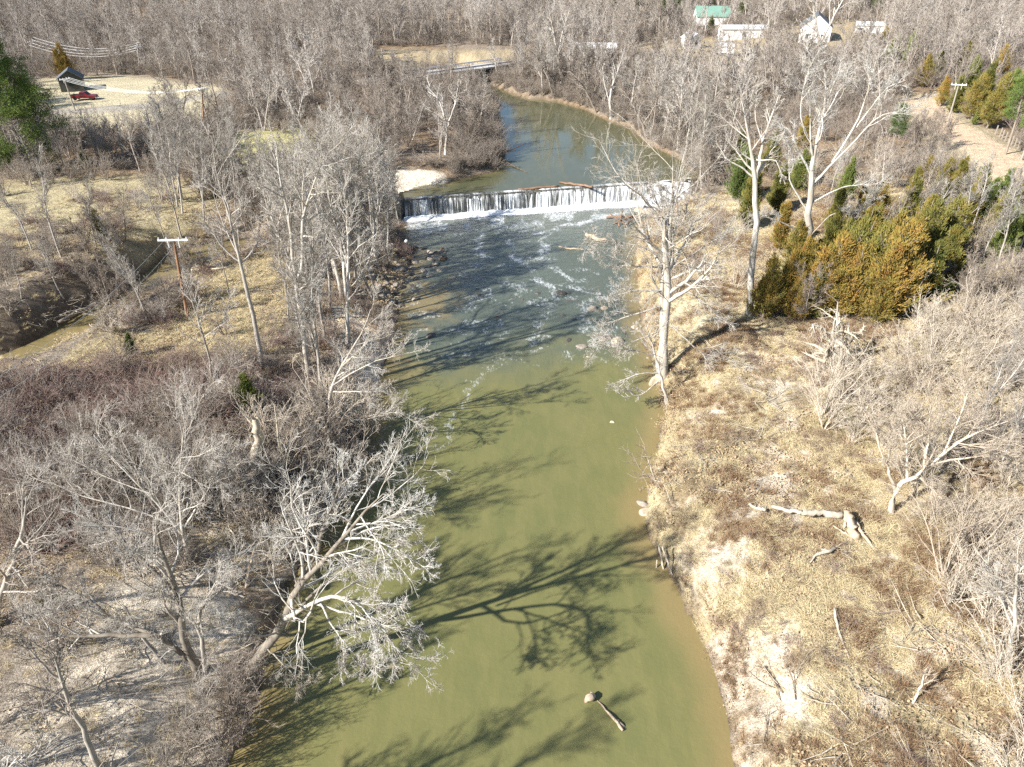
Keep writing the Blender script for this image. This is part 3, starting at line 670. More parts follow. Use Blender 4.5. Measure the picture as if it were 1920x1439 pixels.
# ------------------------------------------------------------------ rocks
def rock_mesh(seed, mat, flat=.55):
    import bmesh
    bm = bmesh.new(); bmesh.ops.create_icosphere(bm, subdivisions=3, radius=1)
    rng = np.random.default_rng(seed); pl_ = nrm(rng.normal(size=(9, 3))); dd_ = rng.uniform(.62, .9, 9)
    for v in bm.verts:
        p = np.array(v.co); 
        for a, b in zip(pl_, dd_):
            k = p@a
            if k > b: p = p-a*(k-b)*.9
        p = p*(1+.10*(vn(p[0]*3+p[2], p[1]*3, 1, seed)-.5)); p[2] *= flat; v.co = p
    me = bpy.data.meshes.new('rock'); bm.to_mesh(me); bm.free(); me.materials.append(mat); return me
M['rock_pale'] = plain('pale_boulder', (.55, .46, .34), .9, (.36, .29, .2), 2.5)
ROCKS = [rock_mesh(i, M['rock'], .5+.1*(i % 3)) for i in range(4)]; ROCKW = [rock_mesh(9+i, M['rock_wet'], .5) for i in range(3)]; ROCKP = [rock_mesh(19+i, M['rock_pale'], .6) for i in range(3)]
def put(name, me, x, y, z, rz, s, label=None, cat=None, group=None, tilt=(0, 0), parent=None):
    o = ob(name, me, parent, (x, y, z), rz, s); o.rotation_euler = (tilt[0], tilt[1], rz)
    if label: tag(o, label, cat, group)
    return o
def rock_at(px, py, s, ms, label, group=None, k=[0]):
    k[0] += 1; p = plane(px, py, .1); z = max(H1(p[0], p[1]), -.1)
    return put('rock', ms[k[0] % len(ms)], p[0], p[1], z+.1*s, RNG.uniform(0, 6), (s*RNG.uniform(.8, 1.4), s*RNG.uniform(.7, 1.1), s), label, 'rock', group)
for a in [(1112, 578, .55, ROCKS, 'brown boulder breaking the surface beside a paler one, upstream of the big twin trunk'), (1133, 577, .5, ROCKP, 'pale tan boulder in the water just beside the brown boulder'), (1091, 649, .5, ROCKS, 'lone rounded tan rock in the calm water below the riffle'),
          (1148, 790, .28, ROCKP, 'small white rock with a brown submerged skirt in the green water'), (1157, 640, .8, ROCKP, 'wide pale rock in the shallows below a drooping branch'), (1137, 634, .55, ROCKS, 'low tan rock touching the wide pale rock in the shallows'),
          (1190, 612, .4, ROCKP, 'small tan rock near the twin trunk tree over the water'), (1228, 715, .75, ROCKP, 'white block of rock at the foot of the twin trunk tree'), (1211, 960, .45, ROCKP, 'white rock at the tip of the grassy bank'),
          (1205, 942, .4, ROCKS, 'small grey rock just behind the white rock at the bank tip'), (1103, 668, .25, ROCKP, 'tiny white stone just below the lone rounded rock'), (1066, 637, .45, ROCKW, 'dark wet rock awash in midstream'),
          (808, 628, .6, ROCKW, 'dark snagged rock in the shallows near the sand beach'), (1052, 548, .7, ROCKW, 'dark wet rock in the riffle midstream'), (900, 552, .4, ROCKW, 'small dark rock in the riffle nearer the wooded bank')]: rock_at(*a)
def inpoly(p, poly): return sdist(np.array([p[0]]), np.array([p[1]]), poly)[0] < 0
def sample(poly, n, sep, dmin=.6, rng=RNG, dens=None, tries=60, taken=None):
    lo, hi = poly.min(0), poly.max(0); out = [] if taken is None else list(taken); n0 = len(out); c = 0
    P = rng.uniform(lo, hi, (n*tries, 2)); k = (sdist(P[:, 0], P[:, 1], poly) < 0) & (water_d(P[:, 0], P[:, 1]) > dmin)
    if dens is not None: k &= rng.random(len(P)) < dens(P[:, 0], P[:, 1])
    for p in P[k]:
        if len(out)-n0 >= n: break
        if sep and out and min((p[0]-q[0])**2+(p[1]-q[1])**2 for q in out) < sep*sep: continue
        out.append(p)
    return out[n0:]
bars = PX([(690, 500), (755, 462), (850, 462), (845, 495), (790, 530), (785, 565), (735, 575), (690, 545)], .2)
lo, hi = bars.min(0), bars.max(0); k = 0
while k < 230:
    p = RNG.uniform(lo, hi)
    if not inpoly(p, bars): continue
    d = float(water_d(p[:1], p[1:])[0])
    if d < -4 and RNG.random() < .6: continue
    s = .14+.4*RNG.random()**2; wet = d < .3 and RNG.random() < .6
    put('rock', (ROCKW if wet else (ROCKS+ROCKP[:1]))[k % 3], p[0], p[1], max(H1(*p), -.12)+.05*s, RNG.uniform(0, 6), (s*1.3, s, s), 'stone in the rubble bar along the wooded bank below the dam', 'rock', 'stones of the rubble bar'); k += 1
for i in range(26):
    p = plane(RNG.uniform(860, 1180), RNG.uniform(535, 600), 0)
    put('rock', ROCKW[i % 3], p[0], p[1], -.12, RNG.uniform(0, 6), RNG.uniform(.25, .5), 'dark stone awash in the riffle below the dam', 'rock', 'stones awash in the riffle')
for i in range(22):
    p = plane(RNG.uniform(1200, 1300), RNG.uniform(385, 415), .5); s = RNG.uniform(.3, .9)
    put('rock', (ROCKS+ROCKP)[i % 7], p[0], p[1], max(H1(*p), 0)+.05, RNG.uniform(0, 6), (s*1.3, s, s), 'rock piled beside the foot of the tumbling cascade', 'rock', 'rocks at the cascade')
# ------------------------------------------------------------------ logs, driftwood
M['log'] = plain('bleached_log', (.56, .45, .32), .85, (.36, .27, .19), 2.2); M['log_dark'] = plain('dark_log', (.16, .13, .10), .8, (.09, .075, .06), 2.2)
M['log_brown'] = plain('wet_brown_log', (.30, .18, .11), .7, (.18, .11, .07), 2.2)
def wood(name, lines, mat, label, cat, sub=None, k=8, z=None, parts=None):
    """lines: lists of (px, py, height above ground, radius); each laid on the ground"""
    b = None; tp = []
    for ln in lines:
        pts = []; rr = []
        for px, py, h, r in ln:
            q = at(px, py) if z is None else np.array([*plane(px, py, z), z])
            q2 = plane(px, py, q[2]+h); pts.append([q2[0], q2[1], q[2]+h]); rr.append(r)
        if b is None: b = np.array(pts[0])
        P, R = resample(np.array(pts)-b, rr, 10); _g = np.random.default_rng(len(tp)*7+int(pts[0][0]*10) % 91); P[1:-1] += _g.normal(size=(8, 3))*.3*np.mean(rr); R = R*_g.uniform(.78, 1.15, 10); tp.append(tubes(P[None], R[None], k))
    v, f = merge(tp); v = v.reshape(-1, 3)
    # close the ends
    caps = []
    m = len(tp); nvert = 10*k
    V = v.tolist(); F = [tuple(q) for q in f]
    for i in range(m):
        F.append(tuple(i*nvert+j for j in range(k))[::-1]); F.append(tuple(i*nvert+9*k+j for j in range(k)))
    o = ob(name, mesh(name, V, F, [mat], True), None, b); tag(o, label, cat); return o
wood('driftwood', [[(1098, 1312, .15, .16), (1108, 1304, .22, .22), (1114, 1306, .1, .12)], ], M['log'], 'pale chunk of driftwood poking out of the green water', 'driftwood', z=0)
wood('driftwood', [[(1120, 1314, .0, .03), (1138, 1334, .08, .05), (1155, 1352, .12, .09), (1168, 1370, .1, .07)], [(1150, 1345, .08, .07), (1165, 1358, .06, .1), (1174, 1367, -.04, .07)]], M['log'], 'forked driftwood branch floating by the pale chunk', 'driftwood', z=0)
wood('log', [[(972, 356, .12, .16), (1010, 353, .15, .2), (1048, 350, .12, .14)], [(1000, 354, .1, .05), (1024, 350, .3, .04)]], M['log_brown'], 'brown log lodged along the crest of the dam', 'log', z=LVL)
wood('log', [[(1049, 342, .1, .12), (1080, 346, .25, .2), (1111, 351, .3, .17)]], M['log_brown'], 'long brown log stuck at an angle over the dam crest', 'log', z=LVL)
wood('dead_branch', [[(930, 293, .5, .13), (955, 283, 1.0, .1), (987, 268, 1.6, .04)], [(945, 287, .8, .06), (968, 282, .9, .03)]], M['log_brown'], 'brown dead branch angled up out of the pond beside the thicket', 'branch', z=LVL)
wood('dead_branch', [[(925, 294, .3, .14), (950, 305, .25, .12), (988, 324, .05, .05)], [(955, 308, .2, .06), (975, 313, .1, .04)]], M['log_dark'], 'dark dead branch lying on the pond beside the thicket', 'branch', z=LVL)
wood('log', [[(1048, 463, .1, .10), (1070, 467, .12, .12), (1098, 468, .05, .07)]], M['log'], 'small pale log afloat in midstream below the dam', 'log', z=0)
wood('log', [[(1100, 440, .15, .3), (1120, 448, .2, .34), (1140, 452, .1, .2)]], M['log'], 'short thick tan log at the edge of the foam', 'log', z=0)
wood('debris_pile', [[(1137, 408, .2, .2), (1165, 406, .5, .25), (1200, 408, .4, .2)], [(1160, 425, .1, .1), (1165, 405, .8, .13), (1168, 392, 1.1, .05)], [(1150, 420, .1, .1), (1175, 410, .6, .12), (1195, 402, .6, .06)], [(1170, 425, .2, .13), (1185, 412, .5, .1), (1205, 400, .5, .05)], [(1145, 402, .3, .1), (1160, 415, .6, .1), (1178, 422, .2, .07)]], M['log_brown'], 'tangle of reddish brown logs stranded below the cascade', 'driftwood pile', z=0)
wood('fallen_tree', [[(1502, 962, .5, .16), (1540, 962, .5, .22), (1578, 965, .5, .24)], [(1398, 944, .15, .1), (1420, 953, .25, .11), (1436, 957, .35, .12)], [(1448, 950, .35, .11), (1480, 958, .45, .15), (1505, 961, .5, .16)]], M['dead'], 'long bleached fallen trunk lying across the straw of the grassy bank', 'fallen tree')
wood('stump', [[(1588, 958, .9, .2), (1596, 985, .5, .26), (1603, 1010, .1, .34)], [(1604, 980, .5, .12), (1622, 1008, .25, .11), (1640, 1030, .05, .07)], [(1586, 965, .7, .08), (1583, 990, .2, .09)], [(1603, 1005, .2, .12), (1612, 1030, .0, .05)], [(1600, 1005, .2, .12), (1590, 1030, .0, .05)], [(1560, 985, .1, .05), (1580, 998, .3, .07), (1600, 1010, .2, .06)]], M['log'], 'splintered tan stump with splayed roots at the end of the fallen trunk', 'stump')
wood('fallen_branch', [[(1519, 1055, .1, .03), (1530, 1040, .2, .07), (1552, 1034, .35, .1), (1570, 1028, .3, .06)], [(1535, 1028, .2, .08), (1552, 1034, .3, .1)], [(1560, 1030, .3, .06), (1590, 1015, .3, .03)]], M['dead'], 'forked grey dead branch just below the splintered stump', 'branch')
wood('fallen_branch', [[(1433, 1250, .25, .05), (1450, 1275, .15, .05), (1468, 1300, .05, .05)]], M['log_dark'], 'dark stick lying on the white sand of the grassy bank', 'stick')
wood('fallen_branch', [[(1480, 1258, .35, .03), (1488, 1280, .15, .03), (1492, 1312, .05, .03)]], M['log_dark'], 'thin dark stick standing in the sand beside the heavier stick', 'stick')
wood('fallen_branch', [[(1565, 1140, .5, .07), (1568, 1165, .25, .08), (1575, 1195, .1, .06), (1592, 1235, .05, .03)], [(1573, 1195, .1, .05), (1560, 1230, .05, .02)]], M['dead'], 'bare forked pole among the brown weeds of the grassy bank', 'branch')
wood('log', [[(110, 605, .25, .18), (160, 578, .3, .22), (225, 551, .3, .24)]], M['rock'], 'long grey log lying in the side creek', 'log')
wood('log', [[(350, 507, .3, .1), (400, 506, .4, .12), (440, 500, .3, .07)]], M['dead'], 'pale log across the head of the side creek', 'log')
wood('root_clump', [[(1245, 1075, -.2, .05), (1240, 1045, .7, .08), (1235, 1022, 1.0, .05)], [(1262, 1080, .0, .04), (1250, 1050, .7, .07), (1242, 1025, 1.1, .05)], [(1230, 1078, -.2, .03), (1232, 1050, .6, .05)]], M['dead'], 'bleached hanging roots at the undercut point of the grassy bank', 'roots')
wood('fallen_tree', [[(565, 795, 1.2, .2), (592, 838, .8, .22), (600, 880, .6, .2), (590, 930, .2, .16)], [(640, 832, .8, .1), (700, 830, .8, .13), (665, 828, .8, .14)], [(612, 840, .9, .08), (620, 870, .8, .1), (610, 905, .4, .09)]], M['log'], 'broken bleached trunks tangled at the water under the wooded bank', 'fallen tree')
wood('fallen_branch', [[(462, 1100, 1.8, .1), (470, 1060, 1.2, .12), (477, 1030, 1.5, .05)], [(462, 1102, .2, .1), (468, 1070, 1.2, .08), (465, 1040, 1.8, .04)]], M['log'], 'peeling tan snag standing left of the big leaning sycamore', 'snag')
# ------------------------------------------------------------------ trees that are placed one by one
HS = [dict(n=9, l=.44, r=.018, seg=6, w=.13, trop=.05, a=38, asd=14, t0=.22, shape=.35), dict(n=7, l=.52, r=.012, seg=4, w=.14, trop=.03, a=36, asd=14), dict(n=5, l=.55, r=.009, seg=3, w=.16, a=34, asd=14), dict(n=3, l=.6, r=.007, seg=2, w=.16, a=34)]
HSX = [dict(n=11, l=.46, r=.017, seg=6, w=.15, trop=.05, a=38, asd=16, t0=.2, shape=.35), dict(n=8, l=.5, r=.011, seg=4, w=.16, trop=.03, a=38, asd=16), dict(n=6, l=.52, r=.008, seg=3, w=.18, a=36, asd=16), dict(n=4, l=.55, r=.0065, seg=2, w=.2, a=36)]
HS2 = [dict(n=10, l=.38, r=.022, seg=4, w=.13, trop=.04, a=40, t0=.2, shape=.3), dict(n=8, l=.45, r=.014, seg=3, w=.14, a=40), dict(n=5, l=.48, r=.011, seg=2, w=.14, a=38)]
def hero(name, lines, mat, label, spec=HS2, seed=0, skip=1, rs=1.0, cat='tree', group=None, dark=()):
    px, py = lines[0][0][:2]; b = at(px, py); rng = np.random.default_rng(seed+500); P = []; R = []
    for ln in lines:
        pts = [upright(a, c, b[1]+dy) for a, c, dy, r in ln]; p, r = resample(np.array(pts)-b, [q[3]*rs for q in ln], 12)
        p[1:-1] += rng.normal(size=(10, 3))*(.35*r[1:-1, None]); P.append(p); R.append(r)
    P[0][0][2] -= .3
    P = np.stack(P); R = np.stack(R); R[0][0] *= 1.3
    v, f = tubes(P, R, 8)
    root = bpy.data.objects.new(name, None); COL.objects.link(root); root.location = b; tag(root, label, cat, group)
    mi = np.zeros(len(f), int); nf = len(f)//len(P)
    for q in dark: mi[q*nf:(q+1)*nf] = 1
    ob('trunk', mesh('trunk', v, Q=f, mats=[mat, M['bark_old']], smooth=True, mi=mi), root)
    a = skip; cv, cf = merge(foliage_levels(P[:, a:], R[:, a:], spec, rng))
    # the first limb carries no twigs near its foot
    ob('crown', mesh('crown', cv, Q=cf, mats=[mat], smooth=True), root); return root
BP, BK, BB = M['bark_pale'], M['bark'], M['bark_brown']
hero('leaning_sycamore', [
  [(452, 1288, 0, .36), (500, 1215, .3, .30), (530, 1165, .4, .26), (553, 1105, .4, .2), (600, 1060, .2, .15), (650, 1000, 0, .10), (672, 970, -.2, .08), (720, 925, -.4, .03)],
  [(556, 1100, .4, .15), (590, 1045, .8, .12), (608, 985, 1, .09), (625, 945, 1.2, .06), (645, 895, 1.4, .03)],
  [(535, 1160, .3, .15), (575, 1135, -.2, .12), (625, 1114, -.8, .10), (665, 1124, -1.4, .085), (705, 1160, -2, .06), (735, 1200, -2.6, .045), (755, 1240, -3, .02)],
  [(590, 1132, -.3, .07), (640, 1146, -.8, .06), (700, 1166, -1.2, .045), (770, 1190, -1.8, .02)],
  [(600, 1130, -.4, .06), (618, 1165, -1.4, .05), (645, 1205, -2.2, .035), (690, 1255, -3, .015)],
  [(575, 1125, .2, .09), (610, 1090, .5, .07), (655, 1062, .6, .05), (720, 1055, .6, .02)],
  [(645, 1000, 0, .08), (690, 985, .2, .06), (740, 965, .6, .04), (790, 945, 1, .02)],
  [(525, 1185, .3, .07), (490, 1195, -.4, .05), (450, 1180, -.8, .04), (400, 1172, -1, .015)],
  [(640, 1010, 0, .07), (700, 1010, -.6, .05), (750, 1035, -1.2, .035), (790, 1060, -1.6, .015)],
  [(560, 1120, .4, .05), (545, 1040, 1, .04), (520, 1000, 1.4, .02)],
  [(500, 1215, .2, .05), (545, 1260, -1, .04), (575, 1290, -1.6, .015)]], M['bark_syc'], 'big pale sycamore leaning out over the green water with an arched white limb', [dict(HSX[0], l=.42, n=12)]+HSX[1:], 1, 3, rs=.82, dark=(0, 1, 5))
hero('bare_tree', [
  [(372, 1262, 0, .26), (350, 1205, .0, .22), (340, 1160, 0, .19), (330, 1110, 0, .15), (312, 1065, 0, .11), (300, 1010, 0, .07), (285, 960, 0, .03)],
  [(300, 1192, -.3, .16), (230, 1190, -.5, .12), (130, 1194, -.8, .08), (40, 1172, -1, .03)],
  [(285, 1186, -.3, .10), (215, 1165, 0, .09), (170, 1125, .3, .06), (100, 1095, .6, .03)],
  [(338, 1120, 0, .11), (280, 1060, .3, .09), (225, 1010, .6, .06), (150, 965, 1, .02)],
  [(360, 1240, 0, .15), (300, 1192, -.3, .16)],
  [(385, 1258, 0, .14), (378, 1200, -.3, .12), (370, 1150, -.4, .09), (395, 1115, -.4, .07), (415, 1070, -.4, .03)],
  [(345, 1180, 0, .08), (310, 1140, -.4, .05), (300, 1100, -.4, .02)],
  [(322, 1260, 0, .12), (285, 1215, 0, .1), (262, 1190, 0, .07), (235, 1140, .2, .03)]], BK, 'dark limbed bare tree spreading over the sandy slope, left of the leaning sycamore', HSX, 2, 3, rs=.9, dark=(0, 1, 2, 3, 4))  # shadow side of trunk and limbs put in as darker bark colour
hero('bare_tree', [
  [(186, 1437, 0, .13), (155, 1370, 0, .11), (132, 1325, 0, .09), (115, 1275, 0, .06), (100, 1225, 0, .03)],
  [(135, 1345, 0, .05), (90, 1330, -.2, .04), (30, 1345, -.5, .015)],
  [(120, 1300, 0, .05), (105, 1250, .3, .04), (125, 1210, .5, .02)],
  [(115, 1280, 0, .05), (70, 1235, 0, .035), (30, 1190, .2, .015)]], BK, 'young bare tree rising from the sand in the bottom corner of the wooded bank', HS2, 3, 3)
hero('bare_tree', [
  [(1243, 708, 0, .36), (1250, 600, 0, .33), (1249, 500, 0, .28), (1250, 440, 0, .2), (1236, 402, 0, .13), (1205, 370, 0, .08), (1180, 340, 0, .03)],
  [(1234, 708, .4, .26), (1240, 620, .3, .24), (1244, 540, .2, .2), (1244, 470, .2, .16), (1258, 420, .1, .12), (1262, 370, 0, .08), (1262, 305, 0, .03)],
  [(1258, 500, 0, .1), (1285, 455, .2, .08), (1300, 420, .4, .06), (1320, 380, .6, .02)],
  [(1255, 525, 0, .12), (1290, 510, -.4, .09), (1340, 505, -.8, .03)],
  [(1240, 480, 0, .1), (1200, 462, -.3, .07), (1150, 452, -.6, .04), (1105, 448, -.8, .015)],
  [(1240, 500, 0, .09), (1190, 500, -.6, .06), (1140, 478, -1, .02)],
  [(1236, 575, 0, .08), (1190, 590, -.5, .06), (1155, 600, -1, .045), (1120, 645, -1.6, .015)],
  [(1240, 545, 0, .08), (1190, 545, -.6, .05), (1150, 555, -1, .02)],
  [(1262, 555, 0, .09), (1290, 545, -.3, .07), (1330, 575, -.8, .03), (1350, 600, -1, .015)],
  [(1255, 450, 0, .08), (1225, 360, .4, .05), (1200, 320, .6, .02)],
  [(1262, 500, 0, .07), (1310, 470, .6, .05), (1370, 430, 1.2, .02)],
  [(1238, 620, .3, .06), (1190, 640, -.4, .04), (1130, 650, -1, .015)],
  [(1258, 610, 0, .06), (1310, 660, -1, .04), (1380, 680, -1.6, .015)]], BP, 'tall white bare tree with twin trunks and drooping branches over the water', HSX, 4, 2)
hero('bare_tree', [[(1250, 754, 0, .13), (1238, 700, 0, .10), (1224, 650, -.3, .07), (1208, 600, -.5, .03)],
  [(1238, 700, 0, .06), (1200, 700, -.8, .04), (1150, 720, -1.5, .015)], [(1228, 670, 0, .05), (1190, 655, -.8, .03), (1150, 650, -1.4, .012)], [(1240, 710, 0, .04), (1205, 740, -1, .03), (1170, 745, -1.6, .012)]], BP, 'slim white tree at the water in front of the twin trunks', HS2, 5, 2)
hero('bare_tree', [
  [(1404, 592, 0, .34), (1411, 500, 0, .30), (1417, 410, 0, .26), (1418, 335, 0, .21), (1410, 290, 0, .14), (1400, 240, 0, .09), (1388, 175, 0, .03)],
  [(1418, 335, 0, .15), (1430, 270, 0, .12), (1440, 235, 0, .08), (1462, 175, 0, .03)],
  [(1415, 335, 0, .09), (1385, 310, 0, .07), (1362, 300, 0, .05), (1345, 270, .3, .02)],
  [(1430, 270, 0, .07), (1415, 220, .4, .05), (1420, 165, .4, .02)],
  [(1418, 300, 0, .07), (1455, 300, -.4, .05), (1470, 340, -.8, .02)],
  [(1405, 260, 0, .06), (1375, 215, 0, .04), (1370, 180, 0, .02)]], BP, 'tall straight white trunk forking high up, between the cascade and the cedars', HS2, 6, 6)
hero('bare_tree', [
  [(1513, 492, 0, .46), (1511, 430, 0, .42), (1519, 370, 0, .34), (1521, 325, 0, .28), (1530, 270, 0, .2), (1546, 215, 0, .14), (1552, 170, 0, .08), (1545, 130, 0, .03)],
  [(1511, 432, 0, .14), (1480, 425, -.3, .10), (1455, 412, -.5, .07), (1425, 405, -.8, .02)],
  [(1520, 470, 0, .2), (1545, 444, -.4, .17), (1590, 426, -.8, .12), (1604, 400, -.8, .05), (1640, 370, -1, .02)],
  [(1550, 444, -.4, .13), (1590, 452, -1, .1), (1625, 470, -1.6, .06), (1660, 470, -2, .02)],
  [(1524, 345, 0, .16), (1555, 310, 0, .13), (1600, 270, 0, .10), (1645, 215, 0, .06), (1720, 205, 0, .02)],
  [(1560, 305, 0, .12), (1605, 235, .3, .10), (1625, 180, .5, .07), (1645, 105, .6, .02)],
  [(1605, 240, .3, .08), (1660, 165, .3, .06), (1700, 150, .3, .02)],
  [(1522, 330, 0, .14), (1500, 290, 0, .1), (1480, 240, 0, .07), (1450, 235, 0, .02)],
  [(1530, 290, 0, .1), (1500, 225, .3, .08), (1505, 165, .4, .05), (1525, 110, .4, .02)],
  [(1546, 220, 0, .08), (1580, 180, 0, .06), (1590, 130, 0, .02)],
  [(1515, 400, 0, .1), (1480, 340, .4, .08), (1478, 270, .6, .03)],
  [(1523, 380, 0, .1), (1580, 350, -.6, .07), (1650, 345, -1, .02)],
  [(1512, 450, 0, .08), (1560, 400, -1, .06), (1610, 395, -1.4, .02)]], M['bark_syc'], 'great white sycamore with a wide crooked crown standing among the cedars', HSX, 7, 5, rs=.92)
hero('bare_tree', [[(1537, 100, 0, .5), (1536, 75, 0, .42), (1530, 40, 0, .25), (1520, -20, 0, .06)], [(1538, 80, 0, .4), (1556, 45, 0, .3), (1575, 10, 0, .2), (1600, -30, 0, .06)], [(1556, 45, 0, .2), (1556, 10, 0, .12), (1560, -30, 0, .05)], [(1532, 60, 0, .15), (1510, 45, 0, .1), (1495, 40, 0, .04)], [(1570, 20, 0, .12), (1590, 5, 0, .07), (1610, 5, 0, .04)]], BP, 'tall white forked tree in front of the white gabled house', [dict(n=8, l=.4, r=.06, seg=3, w=.2, trop=.05, a=38), dict(n=5, l=.45, r=.045, seg=2, w=.2, a=40)], 8, 3)
hero('bare_tree', [
  [(578, 700, 0, .24), (568, 620, 0, .21), (560, 560, 0, .19), (558, 522, 0, .18)],
  [(558, 522, 0, .15), (550, 505, 0, .14), (547, 450, 0, .13), (540, 400, 0, .11), (530, 360, 0, .09), (520, 310, 0, .06), (518, 265, 0, .03)],
  [(558, 522, 0, .15), (567, 505, 0, .14), (566, 450, 0, .14), (568, 400, 0, .11), (582, 365, 0, .08), (597, 318, 0, .05), (612, 285, 0, .02)],
  [(568, 400, 0, .07), (567, 360, 0, .05), (570, 325, 0, .03), (560, 290, 0, .02)],
  [(566, 446, 0, .07), (574, 441, -.3, .06), (590, 448, -.5, .05), (615, 430, -.6, .02)],
  [(545, 440, 0, .06), (549, 390, .3, .05), (552, 360, .3, .02)],
  [(528, 355, 0, .05), (505, 345, 0, .04), (480, 315, 0, .02)]], BP, 'pale tree on the wooded bank forking low into two long curved stems', HS2, 9, 3)
hero('bare_tree', [[(492, 690, 0, .22), (480, 610, 0, .19), (463, 545, 0, .16), (450, 492, 0, .13), (437, 430, 0, .1), (420, 375, 0, .07), (402, 320, 0, .04), (398, 270, 0, .02)],
  [(448, 490, 0, .08), (420, 468, 0, .06), (397, 435, 0, .04), (378, 410, 0, .02)], [(436, 425, 0, .05), (455, 400, 0, .03), (465, 380, 0, .015)], [(420, 375, 0, .05), (385, 350, 0, .03), (360, 350, 0, .015)]], BK, 'grey leaning tree standing alone on the straw between pole and river', HS2, 10, 4)
hero('bare_tree', [[(400, 722, 0, .10), (388, 650, 0, .08), (368, 590, 0, .06), (352, 540, 0, .03)], [(388, 650, 0, .04), (420, 600, .3, .03), (430, 560, .5, .015)]], BK, 'thin crooked grey sapling below the near utility pole', HS2, 11, 3)
hero('bare_tree', [[(618, 805, 0, .17), (616, 745, 0, .15), (624, 720, 0, .12), (650, 670, .3, .09), (680, 625, .6, .05), (695, 580, .8, .02)],
  [(625, 722, 0, .08), (660, 700, -.4, .06), (700, 678, -.8, .04), (765, 662, -1.2, .015)], [(622, 735, 0, .07), (660, 735, -.8, .05), (720, 735, -1.4, .015)], [(640, 690, .2, .06), (690, 640, .2, .04), (735, 620, 0, .015)], [(617, 780, 0, .06), (680, 790, -1, .05), (740, 770, -1.6, .03), (800, 790, -2, .012)], [(618, 790, 0, .05), (690, 850, -1.6, .04), (760, 880, -2.4, .012)]], BP, 'pale tree with sprays of twigs reaching over the shaded water at the wooded bank', [dict(HSX[0], l=.34, n=9)]+HSX[1:], 12, 2, rs=.85)
hero('bare_tree', [[(1672, 962, 0, .2), (1676, 915, 0, .18), (1690, 900, 0, .15), (1725, 895, 0, .13), (1765, 850, 0, .1), (1820, 815, .3, .06), (1890, 790, .5, .02)],
  [(1678, 915, 0, .12), (1665, 880, 0, .09), (1650, 845, 0, .05), (1640, 800, .3, .02)], [(1730, 890, 0, .09), (1740, 830, .3, .06), (1745, 760, .6, .02)], [(1700, 900, 0, .08), (1700, 840, .4, .06), (1690, 770, .8, .02)], [(1770, 848, 0, .06), (1800, 780, .6, .04), (1820, 720, 1, .015)],
  [(1725, 895, 0, .08), (1760, 930, -.5, .05), (1800, 960, -.8, .02)], [(1745, 870, 0, .08), (1800, 860, 0, .06), (1880, 850, 0, .02)]], M['twig_pale'], 'low spreading straw coloured tree with arching boughs above the fallen trunk', HSX, 13, 1, rs=.9)
hero('bare_tree', [[(1770, 1250, 0, .03), (1771, 1250, 0, .03)]][:0] or [[(1712, 1318, 0, .07), (1728, 1285, 0, .05), (1735, 1255, 0, .02)], [(1728, 1285, 0, .035), (1745, 1278, 0, .012)]], M['twig_pale'], 'small bare sapling alone in the matted grass at the bottom corner', HS2[1:], 14, 2)
hero('bare_tree', [[(1890, 1265, 0, .12), (1900, 1200, 0, .10), (1905, 1120, 0, .07), (1908, 1040, 0, .03)], [(1900, 1180, 0, .06), (1870, 1110, .3, .04), (1850, 1050, .6, .015)]], BP, 'white stem rising from the thicket at the edge of the grassy bank', HS2, 15, 3)
hero('bare_tree', [[(1230, 905, 0, .07), (1218, 870, -.3, .05), (1205, 835, -.5, .02)], [(1230, 905, 0, .04), (1200, 880, -.6, .03), (1185, 850, -1, .012)], [(1228, 920, 0, .04), (1200, 925, -.6, .02)]], M['twig_pale'], 'small spray of bare stems leaning from the grassy bank over calm water', HS2[1:], 16, 0, cat='shrub')
hero('dead_snag', [[(490, 905, 0, .36), (484, 860, 0, .33), (480, 815, 0, .30), (478, 785, 0, .2)], [(530, 880, .5, .09), (522, 820, .3, .07), (515, 760, .3, .03)], [(478, 800, 0, .08), (460, 780, 0, .05)]], M['dead'], 'thick broken dead trunk without a top on the wooded bank', [dict(n=3, l=.3, r=.012, seg=2, w=.2), dict(n=3, l=.4, r=.008, seg=2, w=.2)], 17, 6)
hero('uprooted_stump', [[(1565, 690, 0, .5), (1570, 640, 0, .35), (1570, 600, 0, .12), (1571, 565, 0, .03)], [(1555, 690, 0, .3), (1560, 640, -.2, .18), (1565, 600, -.1, .05)], [(1585, 690, 0, .3), (1590, 640, -.1, .16), (1592, 605, .2, .04)], [(1560, 630, 0, .14), (1540, 615, 0, .12), (1522, 605, 0, .08), (1528, 625, -.3, .03)], [(1595, 640, 0, .12), (1615, 622, 0, .1), (1622, 612, 0, .05)], [(1570, 690, -.4, .2), (1580, 650, -.6, .12), (1576, 615, -.4, .04)], [(1540, 695, 0, .15), (1550, 665, -.3, .1), (1553, 640, -.3, .03)], [(1610, 690, 0, .15), (1605, 660, 0, .1), (1600, 630, 0, .03)]], M['dead'], 'shaggy grey upturned root mass in front of the cedars', [dict(n=12, l=.35, r=.02, seg=3, w=.3, trop=-.15, a=50, t0=.05), dict(n=5, l=.5, r=.012, seg=2, w=.3, trop=-.1)], 18, 0, cat='stump')
